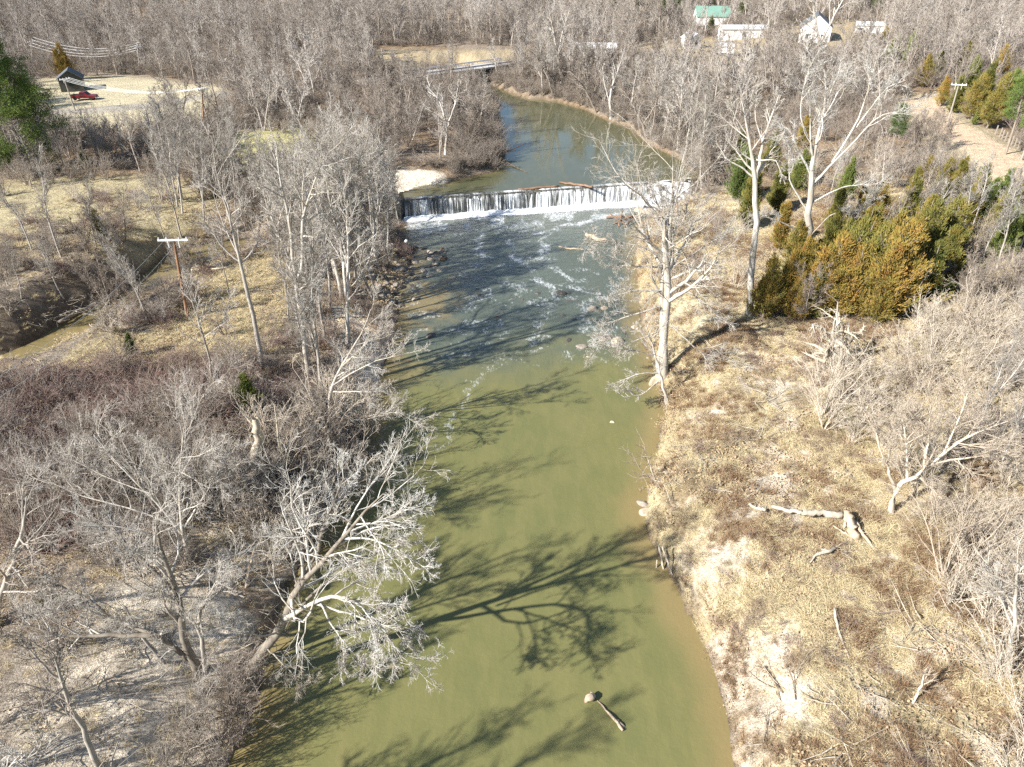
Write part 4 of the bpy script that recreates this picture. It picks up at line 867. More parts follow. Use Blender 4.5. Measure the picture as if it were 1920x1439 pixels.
hero('bare_tree', [[(352, 1052, 0, .17), (345, 1000, 0, .14), (336, 940, 0, .10), (338, 870, 0, .06), (345, 800, 0, .02)], [(348, 1010, 0, .11), (310, 960, 0, .09), (240, 890, .2, .06), (175, 815, .4, .02)], [(330, 985, 0, .08), (250, 955, 0, .05), (150, 930, .2, .035), (85, 900, .3, .015)],
  [(338, 950, 0, .07), (300, 890, 0, .05), (280, 830, .2, .02)], [(345, 990, 0, .08), (390, 920, 0, .05), (430, 850, .2, .02)], [(280, 925, 0, .05), (210, 900, .2, .035), (130, 860, .5, .015)]], BP, 'whitish bare tree with a wide fan of fine twigs above the sandy slope', HSX, 30, 2, rs=.85)
hero('bare_tree', [[(-20, 1180, 0, .14), (20, 1060, 0, .11), (45, 990, 0, .07), (50, 930, 0, .02)], [(10, 1090, 0, .07), (60, 1040, .3, .05), (110, 1010, .6, .02)], [(5, 1110, 0, .06), (70, 1110, -.4, .04), (120, 1090, -.6, .015)]], BK, 'dark stemmed bare tree at the frame edge over the sandy slope', HS2, 31, 2)
# upstream leaners beside the pond
for i, (ln, lb) in enumerate([([[(1118, 212, 0, .26), (1105, 180, 0, .2), (1085, 150, 0, .15), (1070, 135, 0, .05)], [(1100, 170, 0, .1), (1095, 130, 0, .04)]], 'dark trunk leaning back from the water on the far pond bank'),
   ([[(1146, 222, 0, .3), (1142, 190, 0, .22), (1150, 155, 0, .15), (1165, 115, 0, .05)], [(1142, 190, 0, .15), (1132, 150, 0, .1), (1130, 125, 0, .05)]], 'white forked tree standing on the far pond bank next to the dark leaner'),
   ([[(1055, 165, 0, .36), (1047, 115, 0, .27), (1040, 70, 0, .2), (1030, 25, 0, .06)], [(1046, 110, 0, .2), (1055, 60, 0, .14), (1068, 20, 0, .05)], [(1040, 70, 0, .14), (1015, 30, 0, .05)]], 'tall white tree behind the bridge end of the pond, crown forking wide'),
   ([[(1038, 180, 0, .22), (1025, 140, 0, .18), (1008, 110, 0, .1), (1000, 90, 0, .04)]], 'pale leaning tree at the narrow end of the pond'),
   ([[(835, 290, 0, .24), (838, 240, 0, .2), (825, 190, 0, .15), (800, 160, 0, .06)], [(838, 240, 0, .14), (855, 190, 0, .1), (860, 150, 0, .04)]], 'pale double tree inside the thicket left of the pond'),
   ([[(1215, 262, 0, .24), (1200, 225, 0, .2), (1188, 200, 0, .12), (1170, 170, 0, .04)], [(1205, 235, 0, .12), (1225, 205, 0, .08), (1240, 170, 0, .03)]], 'grey crooked tree overhanging the near corner of the pond')]):
    hero('bare_tree', ln, BP if i in (1, 2, 4) else BB, lb, [dict(n=9, l=.4, r=.05, seg=3, w=.18, trop=.04, a=40), dict(n=6, l=.45, r=.032, seg=2, w=.2, a=40)], 20+i, 3)
# ------------------------------------------------------------------ copied trees
TREE_XY = []
VIEW = [(775, 950, 131, 186, .7), (-50, 260, 560, 58, 1), (1500, 1590, 70, 262, .9), (95, 300, 200, 155, .97), (380, 590, 262, 160, .6), (1290, 1480, 60, 280, .25), (1745, 1925, 268, 90, .8), (945, 1000, 330, 140, .9)]
HB = {'slender': 16, 'pale': 18, 'brown': 12, 'mid': 14.5, 'far': 15.5, 'cedar': 7, 'greencedar': 7, 'pine': 16, 'bigpine': 20, 'brush': 4, 'shrub_pale': 5, 'shrub_grey': 4.5, 'bramble': 2.5, 'straw_scrub': 2.5}
def limit(x, y, z, h, rnd):                     # keep the openings through which the far places are seen
    u, v = proj(x, y, z); k = 1.0
    for u0, u1, vl, ym, pr_ in VIEW:
        if u0 < u < u1 and y < ym and v > vl-25 and rnd < pr_: k = min(k, (upright(u, vl, y)[2]-z)/h)
    return k
def tree(key, x, y, s, label, group=None, name='bare_tree', tilt=.05, z=None, cat='tree', free=False):
    z = H1(x, y) if z is None else z
    if not free:
        k = limit(x, y, z, HB[key.rstrip('0123456789')]*s, RNG.random())
        if k < .3: return None
        s *= min(1, k); TREE_XY.append((x, y))
    rz = RNG.uniform(0, 6.28); tl = (RNG.normal()*tilt, RNG.normal()*tilt)
    me = TREES.get(key) or EVER.get(key)
    if isinstance(me, tuple):
        o = bpy.data.objects.new(name, None); COL.objects.link(o); o.location = (x, y, z-.05); o.rotation_euler = (*tl, rz); o.scale = (s, s, s)
        for nm, m_ in zip(('trunk', 'crown'), me): ob(nm, m_, o)
        tag(o, label, cat, group); return o
    return put(name, me, x, y, z-.05, rz, s, label, cat, group, tl)
def slim(px, py, h, label, key='slender', group=None, **k):
    p = at(px, py); i = int(RNG.integers(0, 3)); base = {'slender': 15, 'pale': 17, 'brown': 11}[key]+i
    return tree('%s%d' % (key, i), p[0], p[1], h/base, label, group, **k)
for px, py, h in [(600, 728, 14), (612, 732, 11), (652, 650, 15), (702, 562, 15), (706, 550, 13), (640, 560, 14), (725, 470, 12), (708, 500, 15), (612, 640, 13), (590, 600, 14), (665, 520, 15), (680, 470, 15), (640, 480, 14), (620, 440, 15), (735, 445, 11), (700, 430, 14), (660, 420, 15), (600, 400, 13), (690, 380, 14), (560, 440, 13), (520, 470, 12), (575, 520, 12), (540, 600, 10), (715, 405, 13), (735, 380, 8), (560, 560, 13), (540, 520, 13), (600, 480, 14), (570, 400, 13), (640, 430, 14), (745, 410, 9), (580, 660, 12), (600, 690, 13), (650, 560, 14), (672, 545, 15), (628, 520, 15), (652, 500, 14), (590, 540, 12), (618, 580, 13), (730, 500, 10), (748, 425, 9), (700, 455, 13), (665, 455, 13)]:
    slim(px, py, h, 'slender grey tree in the wooded strip beside the rubble bar and dam', 'pale' if RNG.random() < .3 else 'slender', 'slender trees of the wooded strip')
for px, py, h, lb in [(115, 482, 11, 'thin pale tree at the creek edge of the tan field, tallest there'), (60, 470, 8, 'small thin tree in the tan field near the frame edge'), (180, 460, 8, 'thin pale tree beside the dark little cedar at the field'), (195, 470, 7, 'thin leaning tree just right of the dark little cedar'), (235, 455, 7, 'pale thin tree between field and creek, under the brush'), (320, 470, 9, 'pale thin tree behind the near utility pole crossarm'), (60, 355, 6, 'small tree at the edge of the big pine shadow'), (40, 560, 6, 'thin leaning tree on the dark cut bank of the creek'), (120, 560, 7, 'thin bare tree above the log in the creek')]:
    slim(px, py, h, lb)
def zone(poly, z, n, sep, keys, srange, label, group, name='bare_tree', cat='tree', dmin=.8, tilt=.05, dens=None):
    for p in sample(px_poly(poly, z), n, sep, dmin, dens=dens):
        tree(keys[int(RNG.integers(0, len(keys)))], p[0], p[1], RNG.uniform(*srange), label, group, name, tilt, cat=cat)
MIDK = ['mid0', 'mid1', 'mid2', 'mid3']
zone([(600, 335), (700, 335), (840, 318), (925, 300), (935, 210), (870, 170), (760, 165), (640, 200), (580, 260)], 4, 45, 2.6, ['brown0', 'brown1', 'brown2']+MIDK[:2], (.6, .95), 'bare brown tree in the thicket left of the pond above the dam', 'trees of the pond thicket')
zone([(960, 180), (1050, 180), (1200, 240), (1300, 320), (1370, 340), (1450, 250), (1500, 150), (1300, 110), (1000, 130)], 5, 20, 3.6, MIDK+['brown1'], (.65, .95), 'bare tree of the wood on the far side of the pond', 'trees on the far side of the pond')
zone([(330, 320), (560, 330), (600, 420), (520, 470), (440, 440), (340, 430), (300, 380)], 4, 50, 2.3, ['slender0', 'slender1', 'slender3', 'brown0', 'brown1'], (.45, .8), 'grey bare tree between the tan field and the head of the creek', 'trees at the head of the creek')
zone([(0, 340), (120, 330), (420, 300), (330, 235), (120, 225), (0, 300)], 4.5, 10, 3.5, MIDK, (.45, .7), 'scrubby bare tree behind the tan field near the big pine', 'trees behind the tan field')
zone([(1500, 330), (1720, 250), (1900, 420), (1920, 640), (1780, 640), (1760, 500), (1600, 400)], 6, 20, 3.4, ['slender0', 'slender2', 'brown1', 'mid0'], (.4, .62), 'pale bare tree among the cedars below the dirt track', 'bare trees below the dirt track')
zone([(1780, 420), (1920, 420), (1960, 700), (1960, 1000), (1860, 900), (1800, 640)], 6, 17, 2.6, ['slender0', 'slender1', 'brown0'], (.4, .6), 'pale bare tree in the thicket at the edge of the grassy bank', 'trees of the side thicket')
for x, y, s in [(-16, 5, .7), (-17, 9, .8), (-15, 12.5, .7)]: tree('pale0', x, y, s, 'bare tree on the wooded bank whose branch shadows reach the near water', 'trees shading the near water', z=H1(x, y))
zone([(120, 600), (300, 470), (440, 470), (480, 620), (330, 660), (200, 690)], 2.5, 7, 3, ['slender0', 'slender2', 'brown1', 'mid1'], (.35, .6), 'thin bare tree on the straw between the creek and the river', 'thin trees beside the creek')
zone([(0, 520), (150, 480), (330, 430), (420, 430), (300, 490), (150, 570), (0, 650)], 3, 8, 2.6, ['slender0', 'brown0', 'brown1', 'brown2'], (.3, .5), 'scrubby tree on the dark cut bank across the creek', 'trees of the cut bank')
zone([(1430, 600), (1560, 480), (1740, 480), (1760, 560), (1660, 600), (1500, 610)], 4, 5, 4, ['slender0', 'brown1'], (.4, .55), 'bare tree poking up through the dense cedar clump', 'bare trees in the cedar clump')
zone([(1195, 262), (1215, 240), (1320, 300), (1350, 345), (1320, 350), (1290, 318)], 4, 16, 2.0, ['brown0', 'brown1', 'slender1', 'slender2'], (.6, .95), 'bare tree leaning over the near corner of the pond', 'trees at the pond corner')
zone([(990, 172), (1050, 182), (1110, 200), (1190, 238), (1215, 225), (1120, 180), (1000, 150)], 4, 18, 2.2, ['brown0', 'brown1', 'slender1', 'pale0'], (.55, .85), 'bare tree along the far bank of the pond', 'trees along the far pond bank')
# evergreens
def ever(px, py, h, label, key='cedar', group=None, p=None, name='cedar_tree'):
    p = at(px, py) if p is None else p; i = int(RNG.integers(0, {'cedar': 4, 'greencedar': 2, 'pine': 3, 'bigpine': 1}[key])); k = key if key == 'bigpine' else '%s%d' % (key, i)
    hb = {'cedar': 7, 'greencedar': 7, 'pine': 14+2*i, 'bigpine': 20}[key]
    return tree(k, p[0], p[1], h/hb, label, group, name, .04, free=(group is None))
for px, py, h in [(1430, 600, 6), (1462, 590, 6.5), (1540, 590, 7.5), (1575, 575, 8), (1612, 590, 8), (1655, 595, 8.5), (1690, 575, 8), (1640, 560, 8), (1500, 560, 6), (1560, 545, 7), (1600, 545, 8), (1715, 540, 8), (1745, 515, 7.5), (1480, 520, 6), (1585, 600, 6.5), (1635, 605, 6.5), (1480, 600, 4.5), (1675, 560, 8), (1620, 520, 7), (1700, 500, 7), (1720, 575, 6), (1760, 545, 6), (1550, 510, 6), (1515, 600, 5)]:
    ever(px, py, h*1.12, 'bronze green cedar in the dense clump behind the upturned root mass', group='cedars of the dense clump')
for px, py, h in [(1395, 430, 8), (1385, 380, 8), (1450, 400, 7), (1460, 470, 6), (1560, 440, 6), (1600, 440, 6), (1640, 430, 6), (1690, 440, 7), (1490, 360, 6), (1580, 380, 6), (1380, 330, 7), (1440, 330, 6.5), (1500, 300, 7)]:
    ever(px, py, h, 'olive cedar under the crown of the great white sycamore', 'greencedar' if RNG.random() < .4 else 'cedar', 'cedars under the sycamore')
for px, py, h in [(1730, 345, 4), (1762, 365, 5), (1795, 370, 5.5), (1830, 395, 6), (1862, 415, 6.5), (1888, 440, 6), (1815, 420, 6), (1850, 450, 5.5), (1760, 410, 4.5), (1710, 375, 4.5), (1900, 470, 6), (1790, 450, 6), (1870, 490, 6), (1840, 420, 5.5), (1875, 445, 5.5)]:
    ever(px, py, h, 'rusty bronze cedar on the near side of the dirt track', 'cedar' if RNG.random() < .8 else 'greencedar', 'cedars along the near side of the track')
for px, py, h in [(1785, 212, 7), (1762, 200, 6), (1822, 225, 8), (1850, 240, 9), (1835, 190, 8), (1810, 180, 8), (1880, 215, 8), (1870, 160, 8), (1750, 150, 6), (1800, 150, 8), (1730, 165, 7), (1905, 205, 9)]:
    ever(px, py, h, 'cedar in the evergreen row beyond the dirt track', 'cedar' if RNG.random() < .6 else 'greencedar', 'evergreens beyond the dirt track')
for px, py, h, lb, ky in [(1668, 300, 8, 'yellow green pine beside the crown of the great white sycamore', 'pine'), (1885, 290, 11, 'bright green pine over the dirt track at the frame edge', 'pine'), (1915, 300, 10, 'bright green pine at the fence beyond the track, nearest the frame edge', 'pine'), (1915, 90, 12, 'green pine high on the hillside at the frame edge', 'pine'), (1700, 128, 9, 'green cedar standing with a darker one below the far white sheds', 'greencedar'), (1668, 125, 8, 'darker green cedar beside the brighter one below the far white sheds', 'greencedar'), (1650, 112, 8, 'rust brown cedar left of the pair of green cedars', 'cedar'),
    (250, 672, 2.6, 'small round yellow green cedar alone on the straw by the creek', 'greencedar'), (472, 790, 4.2, 'green cedar crown over the dead trunk on the wooded bank', 'greencedar'), (195, 450, 4, 'dark little cedar at the field edge behind the creek', 'cedar'), (1825, 235, 2.6, 'small yellow bush cedar at the edge of the dirt track', 'greencedar'), (1765, 625, 2.6, 'small bronze cedar alone in the pale brush', 'cedar'), (1912, 690, 2.2, 'small cedar at the frame edge beside pale brush', 'greencedar'), (1775, 560, 2.2, 'tiny yellowish cedar to the side of the dense clump', 'greencedar'), (128, 150, 9, 'tall dark evergreen behind the dark barn', 'cedar'), (165, 322, 4, 'small yellowish evergreen at the top of the tan field', 'greencedar')]:
    ever(px, py, h, lb, ky, name='pine_tree' if ky == 'pine' else 'cedar_tree')
ever(60, 325, 20.5, 'huge dark green pine towering over the tan field at the frame edge', 'bigpine', name='pine_tree')
ever(0, 300, 17, 'second dark pine half hidden behind the huge pine', 'bigpine', p=at(5, 300)+[-7, 2, 0], name='pine_tree')
for i, (px, py) in enumerate([(1190, 42), (1215, 40), (1240, 44), (1265, 42), (1150, 30), (1480, 30), (1460, 25), (1600, 30), (1360, 20)]):
    ever(px, py, 12, 'dark evergreen in the far wood at the top of the view', 'pine' if i % 2 else 'greencedar', 'dark evergreens of the far wood', name='pine_tree')
# ------------------------------------------------------------------ shrubs
zone([(1500, 780), (1620, 640), (1760, 620), (1960, 640), (1980, 1300), (1830, 1130), (1780, 1000), (1620, 850)], 4, 60, 1.8, ['shrub_pale0', 'shrub_pale1', 'shrub_pale2'], (.5, 1.0), 'pale many stemmed shrub in the thicket beside the straw bank', 'shrubs of the side thicket', 'shrub', 'shrub')
zone([(60, 820), (330, 740), (400, 780), (440, 900), (420, 1100), (250, 1080), (0, 1080), (0, 900)], 3, 22, 1.9, ['shrub_grey0', 'shrub_grey1', 'shrub_grey2'], (.6, 1.1), 'grey many stemmed shrub above the sandy slope of the wooded bank', 'shrubs above the sandy slope', 'shrub', 'shrub')
zone([(480, 880), (620, 780), (700, 770), (700, 860), (620, 1010), (560, 1050), (430, 1000)], 1.5, 24, 1.4, ['shrub_grey0', 'shrub_grey1', 'shrub_grey2', 'shrub_pale1'], (.7, 1.25), 'grey twiggy shrub crowding the waterline of the wooded bank', 'shrubs at the wooded waterline', 'shrub', 'shrub', .1)
zone([(380, 1330), (480, 1230), (500, 1300), (450, 1439), (400, 1470), (330, 1439)], 1.2, 12, 1.2, ['shrub_grey0', 'shrub_grey2'], (.55, .9), 'grey drooping shrub at the foot of the leaning sycamore', 'shrubs below the leaning sycamore', 'shrub', 'shrub', .1)
zone([(200, 640), (240, 600), (420, 500), (460, 500), (330, 600), (290, 640)], 2, 6, 2.0, ['shrub_grey0', 'shrub_grey1', 'brush0'], (.5, .8), 'grey shrub on the creek bank below the near utility pole', 'shrubs on the creek bank', 'shrub', 'shrub', .2)
zone([(0, 720), (300, 690), (480, 720), (560, 760), (470, 830), (330, 800), (120, 830), (0, 930)], 3, 55, 1.5, ['bramble0', 'bramble1', 'bramble2'], (.7, 1.2), 'reddish brown bramble mound on the neck of land beside the creek', 'brambles beside the creek', 'bramble', 'bramble')
zone([(0, 880), (130, 860), (180, 1000), (120, 1060), (0, 1040)], 3, 20, 1.3, ['bramble0', 'bramble1', 'bramble2'], (.8, 1.3), 'plum brown bramble mound at the edge of the frame', 'brambles at the frame edge', 'bramble', 'bramble')
zone([(1290, 1020), (1420, 990), (1640, 1080), (1700, 1250), (1560, 1290), (1420, 1180)], 2.5, 16, 1.6, ['bramble0', 'bramble1', 'bramble2'], (.22, .4), 'low brown weed clump on the straw of the grassy bank', 'weed clumps on the grassy bank', 'bramble', 'weed')
zone([(1420, 620), (1500, 640), (1640, 640), (1720, 700), (1640, 760), (1500, 740), (1380, 680)], 3.5, 12, 1.5, ['straw_scrub0', 'bramble1', 'straw_scrub1'], (.3, .55), 'reddish brush around the upturned root mass', 'brush around the root mass', 'bramble', 'brush')
zone([(1210, 430), (1330, 400), (1400, 480), (1390, 570), (1290, 620), (1230, 560)], 2, 22, 1.5, ['shrub_pale0', 'shrub_grey1', 'shrub_pale2'], (.35, .7), 'pale leafless shrub on the slope between twin trunks and cascade', 'shrubs on the cascade slope', 'shrub', 'shrub', .3)
zone([(640, 330), (760, 300), (930, 300), (940, 250), (900, 180), (700, 230)], 3.5, 40, 1.6, ['brush0', 'brush1', 'brush2'], (.7, 1.2), 'brown brush massed at the pond edge above the sand bar', 'brush at the pond edge', 'brush', 'brush', .2)
zone([(1740, 1000), (1980, 960), (2000, 1500), (1900, 1500), (1840, 1250)], 4, 13, 1.8, ['shrub_pale0', 'shrub_pale1', 'shrub_pale2'], (.6, 1.1), 'whitish shrub in the corner thicket of the straw bank', 'shrubs of the corner thicket', 'shrub', 'shrub')
zone([(-60, 1050), (120, 1100), (150, 1280), (60, 1480), (-60, 1480)], 2.5, 6, 1.8, ['shrub_grey0', 'shrub_grey1', 'shrub_grey2'], (.5, .9), 'grey shrub in the lowest corner of the wooded bank', 'shrubs of the lowest corner', 'shrub', 'shrub')
# ------------------------------------------------------------------ far wood and ground cover (nobody could count these)
CLEAR = [px_poly(q, 5) for q in ([(60, 145), (250, 138), (430, 165), (400, 205), (300, 235), (60, 245)], [(380, 258), (560, 238), (600, 262), (560, 305), (400, 312)], [(-150, 335), (130, 325), (330, 325), (400, 370), (320, 430), (150, 470), (-150, 490)], [(700, 88), (1010, 88), (1010, 110), (960, 128), (860, 150), (700, 150)], [(1180, 92), (1300, 85), (1430, 95), (1430, 122), (1180, 118)], [(1470, 72), (1650, 70), (1700, 100), (1480, 118)])]
FARCLR = [(1540, 75, 26), (1330, 45, 10), (1395, 70, 11), (1110, 103, 8), (1295, 92, 9), (1355, 104, 9)]
def wood_points(n, y0, y1, sep_cell, nearmask=True):
    y = np.sqrt(RNG.uniform(y0**2, y1**2, n)); x = RNG.uniform(-1, 1, n)*(y*.88+35)
    k = (water_d(x, y) > 1.2) & (RNG.random(n) < .45+.75*sm(.38, .58, fbm(x, y, 38, 201)))
    for q in CLEAR: k &= sdist(x, y, q) > -.5
    k &= ~((ldist(x, y, ROAD) < 5.5) & (x > 0)); k &= ldist(x, y, DRIVE) > 1.6
    for px, py, r in FARCLR:
        c = at(px, py); ang = math.atan2(c[0], c[1]); rr = np.hypot(x, y); dr = np.hypot(*c[:2])
        k &= ~((np.abs(np.arctan2(x, y)-ang)*rr < r*.6) & (rr < dr+8) & (rr > dr-38)); k &= np.hypot(x-c[0], y-c[1]) > r*.6
    cell = {}
    out = []
    for i in np.nonzero(k)[0]:
        c = (int(x[i]//sep_cell), int(y[i]//sep_cell))
        if c in cell: continue
        cell[c] = 1; out.append((x[i], y[i]))
    return np.array(out)
def z_(P): return hf(P[:, 0], P[:, 1])
zones_near = [px_poly(q, 4.5) for q in ([(600, 335), (700, 335), (840, 318), (925, 300), (935, 210), (870, 170), (760, 165), (640, 200), (580, 260)],)]
P = wood_points(27000, 118, 820, 4.6)
k = np.ones(len(P), bool)
for q in zones_near: k &= sdist(P[:, 0], P[:, 1], q) > 0
k &= ~((P[:, 0] > 34) & (P[:, 1] < 145)); P = P[k]
idx = RNG.integers(0, 4, len(P)); s = RNG.uniform(.42, 1.02, len(P))*np.where(P[:, 1] > 250, 1.05, .85)*(.72+.5*fbm(P[:, 0], P[:, 1], 50, 203)); zz = z_(P)
kk = np.array([min(1, limit(P[i, 0], P[i, 1], zz[i], 15.5*s[i], RNG.random())) for i in range(len(P))]); s = s*kk; k = kk > .3; P, s, idx = P[k], s[k], idx[k]
scatter('woodland', [TREES['far%d' % i] for i in range(4)], np.column_stack([P, z_(P)-.1]), RNG.uniform(0, 6.28, len(P)), s, idx, 'grey brown leafless woodland filling the far valley', 'woodland', .04)
P = wood_points(3000, 170, 820, 15); P = P[(fbm(P[:, 0], P[:, 1], 60, 91) > .50) & ((P[:, 1] > 400) | (P[:, 0] > 70))]
scatter('evergreen_woodland', [EVER['cedar0'][1], EVER['greencedar0'][1], EVER['greencedar1'][1], EVER['pine0'][1]], np.column_stack([P, z_(P)-.1]), RNG.uniform(0, 6.28, len(P)), RNG.uniform(.8, 1.5, len(P)), RNG.integers(0, 4, len(P)), 'dark evergreens mixed through the far woodland', 'evergreens', .03)
P = wood_points(16000, 95, 330, 2.6); k = ~((P[:, 0] > -30) & (P[:, 0] < 40) & (P[:, 1] < 100)); P = P[k]
scatter('underbrush', [TREES['brush%d' % i] for i in range(3)], np.column_stack([P, z_(P)-.1]), RNG.uniform(0, 6.28, len(P)), RNG.uniform(.5, 1.1, len(P)), RNG.integers(0, 3, len(P)), 'brown leafless underbrush between the trees', 'underbrush', .05)
# near ground cover
def tuft(n, h, wd, lean, seed, mat, key, rad=.25):
    rng = np.random.default_rng(seed); az = rng.uniform(0, 6.28, n); r = rng.uniform(0, rad, n)
    b = np.stack([np.cos(az)*r, np.sin(az)*r, np.full(n, -.03)], 1); a2 = rng.uniform(0, 6.28, n)
    d = nrm(np.stack([np.cos(a2)*lean, np.sin(a2)*lean, np.ones(n)], 1)); q = nrm(np.cross(d, rng.normal(size=(n, 3))))
    hh = h*rng.uniform(.5, 1.1, n)[:, None]; m1 = b+d*hh*.55; d2 = nrm(d+np.stack([np.cos(a2)*lean, np.sin(a2)*lean, -.3+0*a2], 1)*.7); tp = m1+d2*hh*.5
    w2 = q*wd*rng.uniform(.6, 1.2, n)[:, None]
    V = np.stack([b-w2, b+w2, m1+w2*.8, m1-w2*.8, tp, tp], 1)
    V[:, 4] = tp+w2*.15; V[:, 5] = tp-w2*.15
    i = np.arange(n)[:, None]*6; F = np.concatenate([i+[0, 1, 2, 3], i+[3, 2, 4, 5]])
    return mesh(key, V.reshape(-1, 3), Q=F, mats=[mat])
GT = [tuft(60, .42, .007, 1.3, 1, M['grass_blade'], 'grass_a', .4), tuft(60, .65, .007, .9, 2, M['grass_blade'], 'grass_b', .35), tuft(50, .35, .009, 2.2, 3, M['grass_blade'], 'grass_c', .45)]
WT = [tuft(45, .55, .012, .5, 4, M['weed'], 'weed_a', .35), tuft(40, .75, .011, .6, 5, M['weed'], 'weed_b', .3)]
def leafpile(n, seed):
    rng = np.random.default_rng(seed); c = rng.normal(size=(n, 3))*[.45, .45, .03]+[0, 0, .05]; u = nrm(rng.normal(size=(n, 3))*[1, 1, .5]); v = nrm(np.cross(u, rng.normal(size=(n, 3))*[.4, .4, 1]))
    s = rng.uniform(.04, .08, n)[:, None]; V = np.stack([c-u*s, c-v*s*.7, c+u*s, c+v*s*.7], 1)
    return mesh('leaves', V.reshape(-1, 3), Q=np.arange(n*4).reshape(-1, 4), mats=[M['leaf']])
LT = [leafpile(50, 6), leafpile(50, 7)]
def cover(name, protos, n, box, dens, srange, label, cat, tilt=.1):
    x = RNG.uniform(box[0], box[1], n); y = RNG.uniform(box[2], box[3], n)
    k = (RNG.random(n) < dens(x, y)) & (water_d(x, y) > .25); x, y = x[k], y[k]
    u, v = proj(x, y, 3.); k = (u > -120) & (u < 2040) & (v < 1560); x, y = x[k], y[k]
    P = np.column_stack([x, y, hf(x, y)]); m = len(P)
    scatter(name, protos, P, RNG.uniform(0, 6.28, m), RNG.uniform(*srange, m), RNG.integers(0, len(protos), m), label, cat, tilt)
sandq = [px_poly(q, 2.5) for q in ([(1330,1150),(1400,1130),(1500,1250),(1560,1439),(1400,1439),(1360,1300)], [(1400,690),(1560,700),(1580,760),(1440,760)], [(1330,990),(1400,980),(1420,1090),(1340,1060)])]
def gd(x, y):
    d = sm(.36, .54, fbm(x, y, 3.2, 15))*.85+.1
    for q in sandq: d = d*(.15+.85*sm(-.5, 1, sdist(x, y, q)+(fbm(x, y, 3, 15)-.5)*6))
    return d*sm(2, 6, x)*(1-.6*sm(60, 100, y))
cover('dry_grass', GT, 90000, (4, 62, 12, 100), gd, (.45, 1.0), 'matted straw coloured grass over the open bank', 'grass', .2)
cover('brown_weeds', WT, 40000, (4, 62, 12, 100), lambda x, y: sm(.49, .61, fbm(x, y, 3.2, 35))*sm(3, 6, x)*.9, (.5, 1.1), 'brown weed stalks in patches on the open bank', 'weeds', .15)
cover('pale_grass', GT, 42000, (-62, -9, 14, 100), lambda x, y: .12+.75*(1-sm(-1, 3, sdist(x, y, px_poly([(300,640),(480,470),(560,460),(560,560),(480,640),(400,680),(250,700),(120,700),(230,640)], 3)))), (.5, 1.1), 'straw coloured grass on the wooded bank', 'grass', .2)
cover('low_scrub', [TREES['straw_scrub0'], TREES['straw_scrub1'], TREES['bramble0'], TREES['straw_scrub0']], 5200, (4, 60, 14, 98), lambda x, y: sm(.46, .60, fbm(x, y, 4.5, 99))*.9*(1-.6*sm(70, 95, y)), (.16, .36), 'low brown scrub clumps over the open bank', 'scrub', .15)
def sticks(n, seed, key):
    rng = np.random.default_rng(seed); p0 = rng.normal(size=(n, 3))*[.9, .9, .05]+[0, 0, .12]; d = nrm(rng.normal(size=(n, 3))*[1, 1, .12]); L = rng.uniform(.5, 2.6, n)
    P, R = strands(p0, d, L, rng.uniform(.015, .045, n), .008, 4, .12, -.01, rng); q0, dd, l2, r0 = kids(P, R, 3, .3, 1, 40, 12, .4, rng, .6, .008, .3); P2, R2 = strands(q0, dd, l2, r0, .006, 2, .15, 0, rng)
    v, f = merge([tubes(P, R, 4), tubes(P2, R2, 3)]); return mesh(key, v, Q=f, mats=[M['dead']])
cover('flood_debris', [sticks(9, 31, 'sticks_a'), sticks(14, 32, 'sticks_b'), sticks(6, 33, 'sticks_c')], 2400, (-60, 60, 12, 98), lambda x, y: sm(.50, .62, fbm(x, y, 6, 101))*.8+.05, (.5, 1.2), 'broken branches and flood debris strewn on both banks', 'debris', .1)
LBK = lambda x, y: (1-(x > -30)*(y > 90))*sm(4, 8, sdist(x, y, CREEK))*sm(.5, 2.5, sdist(x, y, BARS))*(1-.9*(sdist(x, y, px_poly([(620,585),(740,585),(735,650),(700,740),(630,720)], .6)) < .5))*(.25+.75*sm(.44, .56, fbm(x, y, 8, 111)))*sm(26, 36, y)*(1-.7*(1-sm(-1, 1, sdist(x, y, px_poly([(300,640),(480,470),(560,460),(560,560),(480,640),(400,680),(250,700),(120,700),(230,640)], 3)))))*(1-.85*(1-sm(-1, 1, sdist(x, y, px_poly([(-150,350),(130,328),(330,322),(400,370),(330,430),(150,475),(-150,500)], 4)))))
cover('saplings', [TREES['shrub_grey0'], TREES['shrub_grey1'], TREES['shrub_pale0'], TREES['brush1'], TREES['brush2']], 1250, (-75, -10, 26, 108), LBK, (.35, .85), 'thin leafless saplings and vines crowding the wooded bank', 'saplings', .12)
cover('thicket_stems', [TREES['shrub_pale0'], TREES['shrub_pale1'], TREES['shrub_pale2'], TREES['brush0']], 900, (22, 75, 22, 110), lambda x, y: sm(28, 40, x-.05*y)*.8*(ldist(x, y, ROAD) > 6), (.3, .75), 'thin pale stems tangled through the thicket beside the open bank', 'thicket', .12)
def pondside(x, y):
    d = sdist(x, y, POOL); return (d > .3)*(1-sm(2.5, 5, d))*(y > 106)*(sdist(x, y, px_poly([(690,332),(830,330),(845,342),(760,372),(690,362)], 3.2)) > 1)*.95
cover('pond_brush', [TREES['brush%d' % i] for i in range(3)], 9000, (-30, 45, 106, 215), pondside, (.28, .62), 'brown brush hanging over the edges of the pond', 'brush', .2)
cover('leaf_litter', LT, 16000, (-60, 60, 12, 95), lambda x, y: sm(.42, .6, fbm(x, y, 5, 95))*.8*(1-.8*(y < 33)*(x < 0)), (.7, 1.4), 'brown fallen leaves scattered over the ground', 'leaf litter', .05)
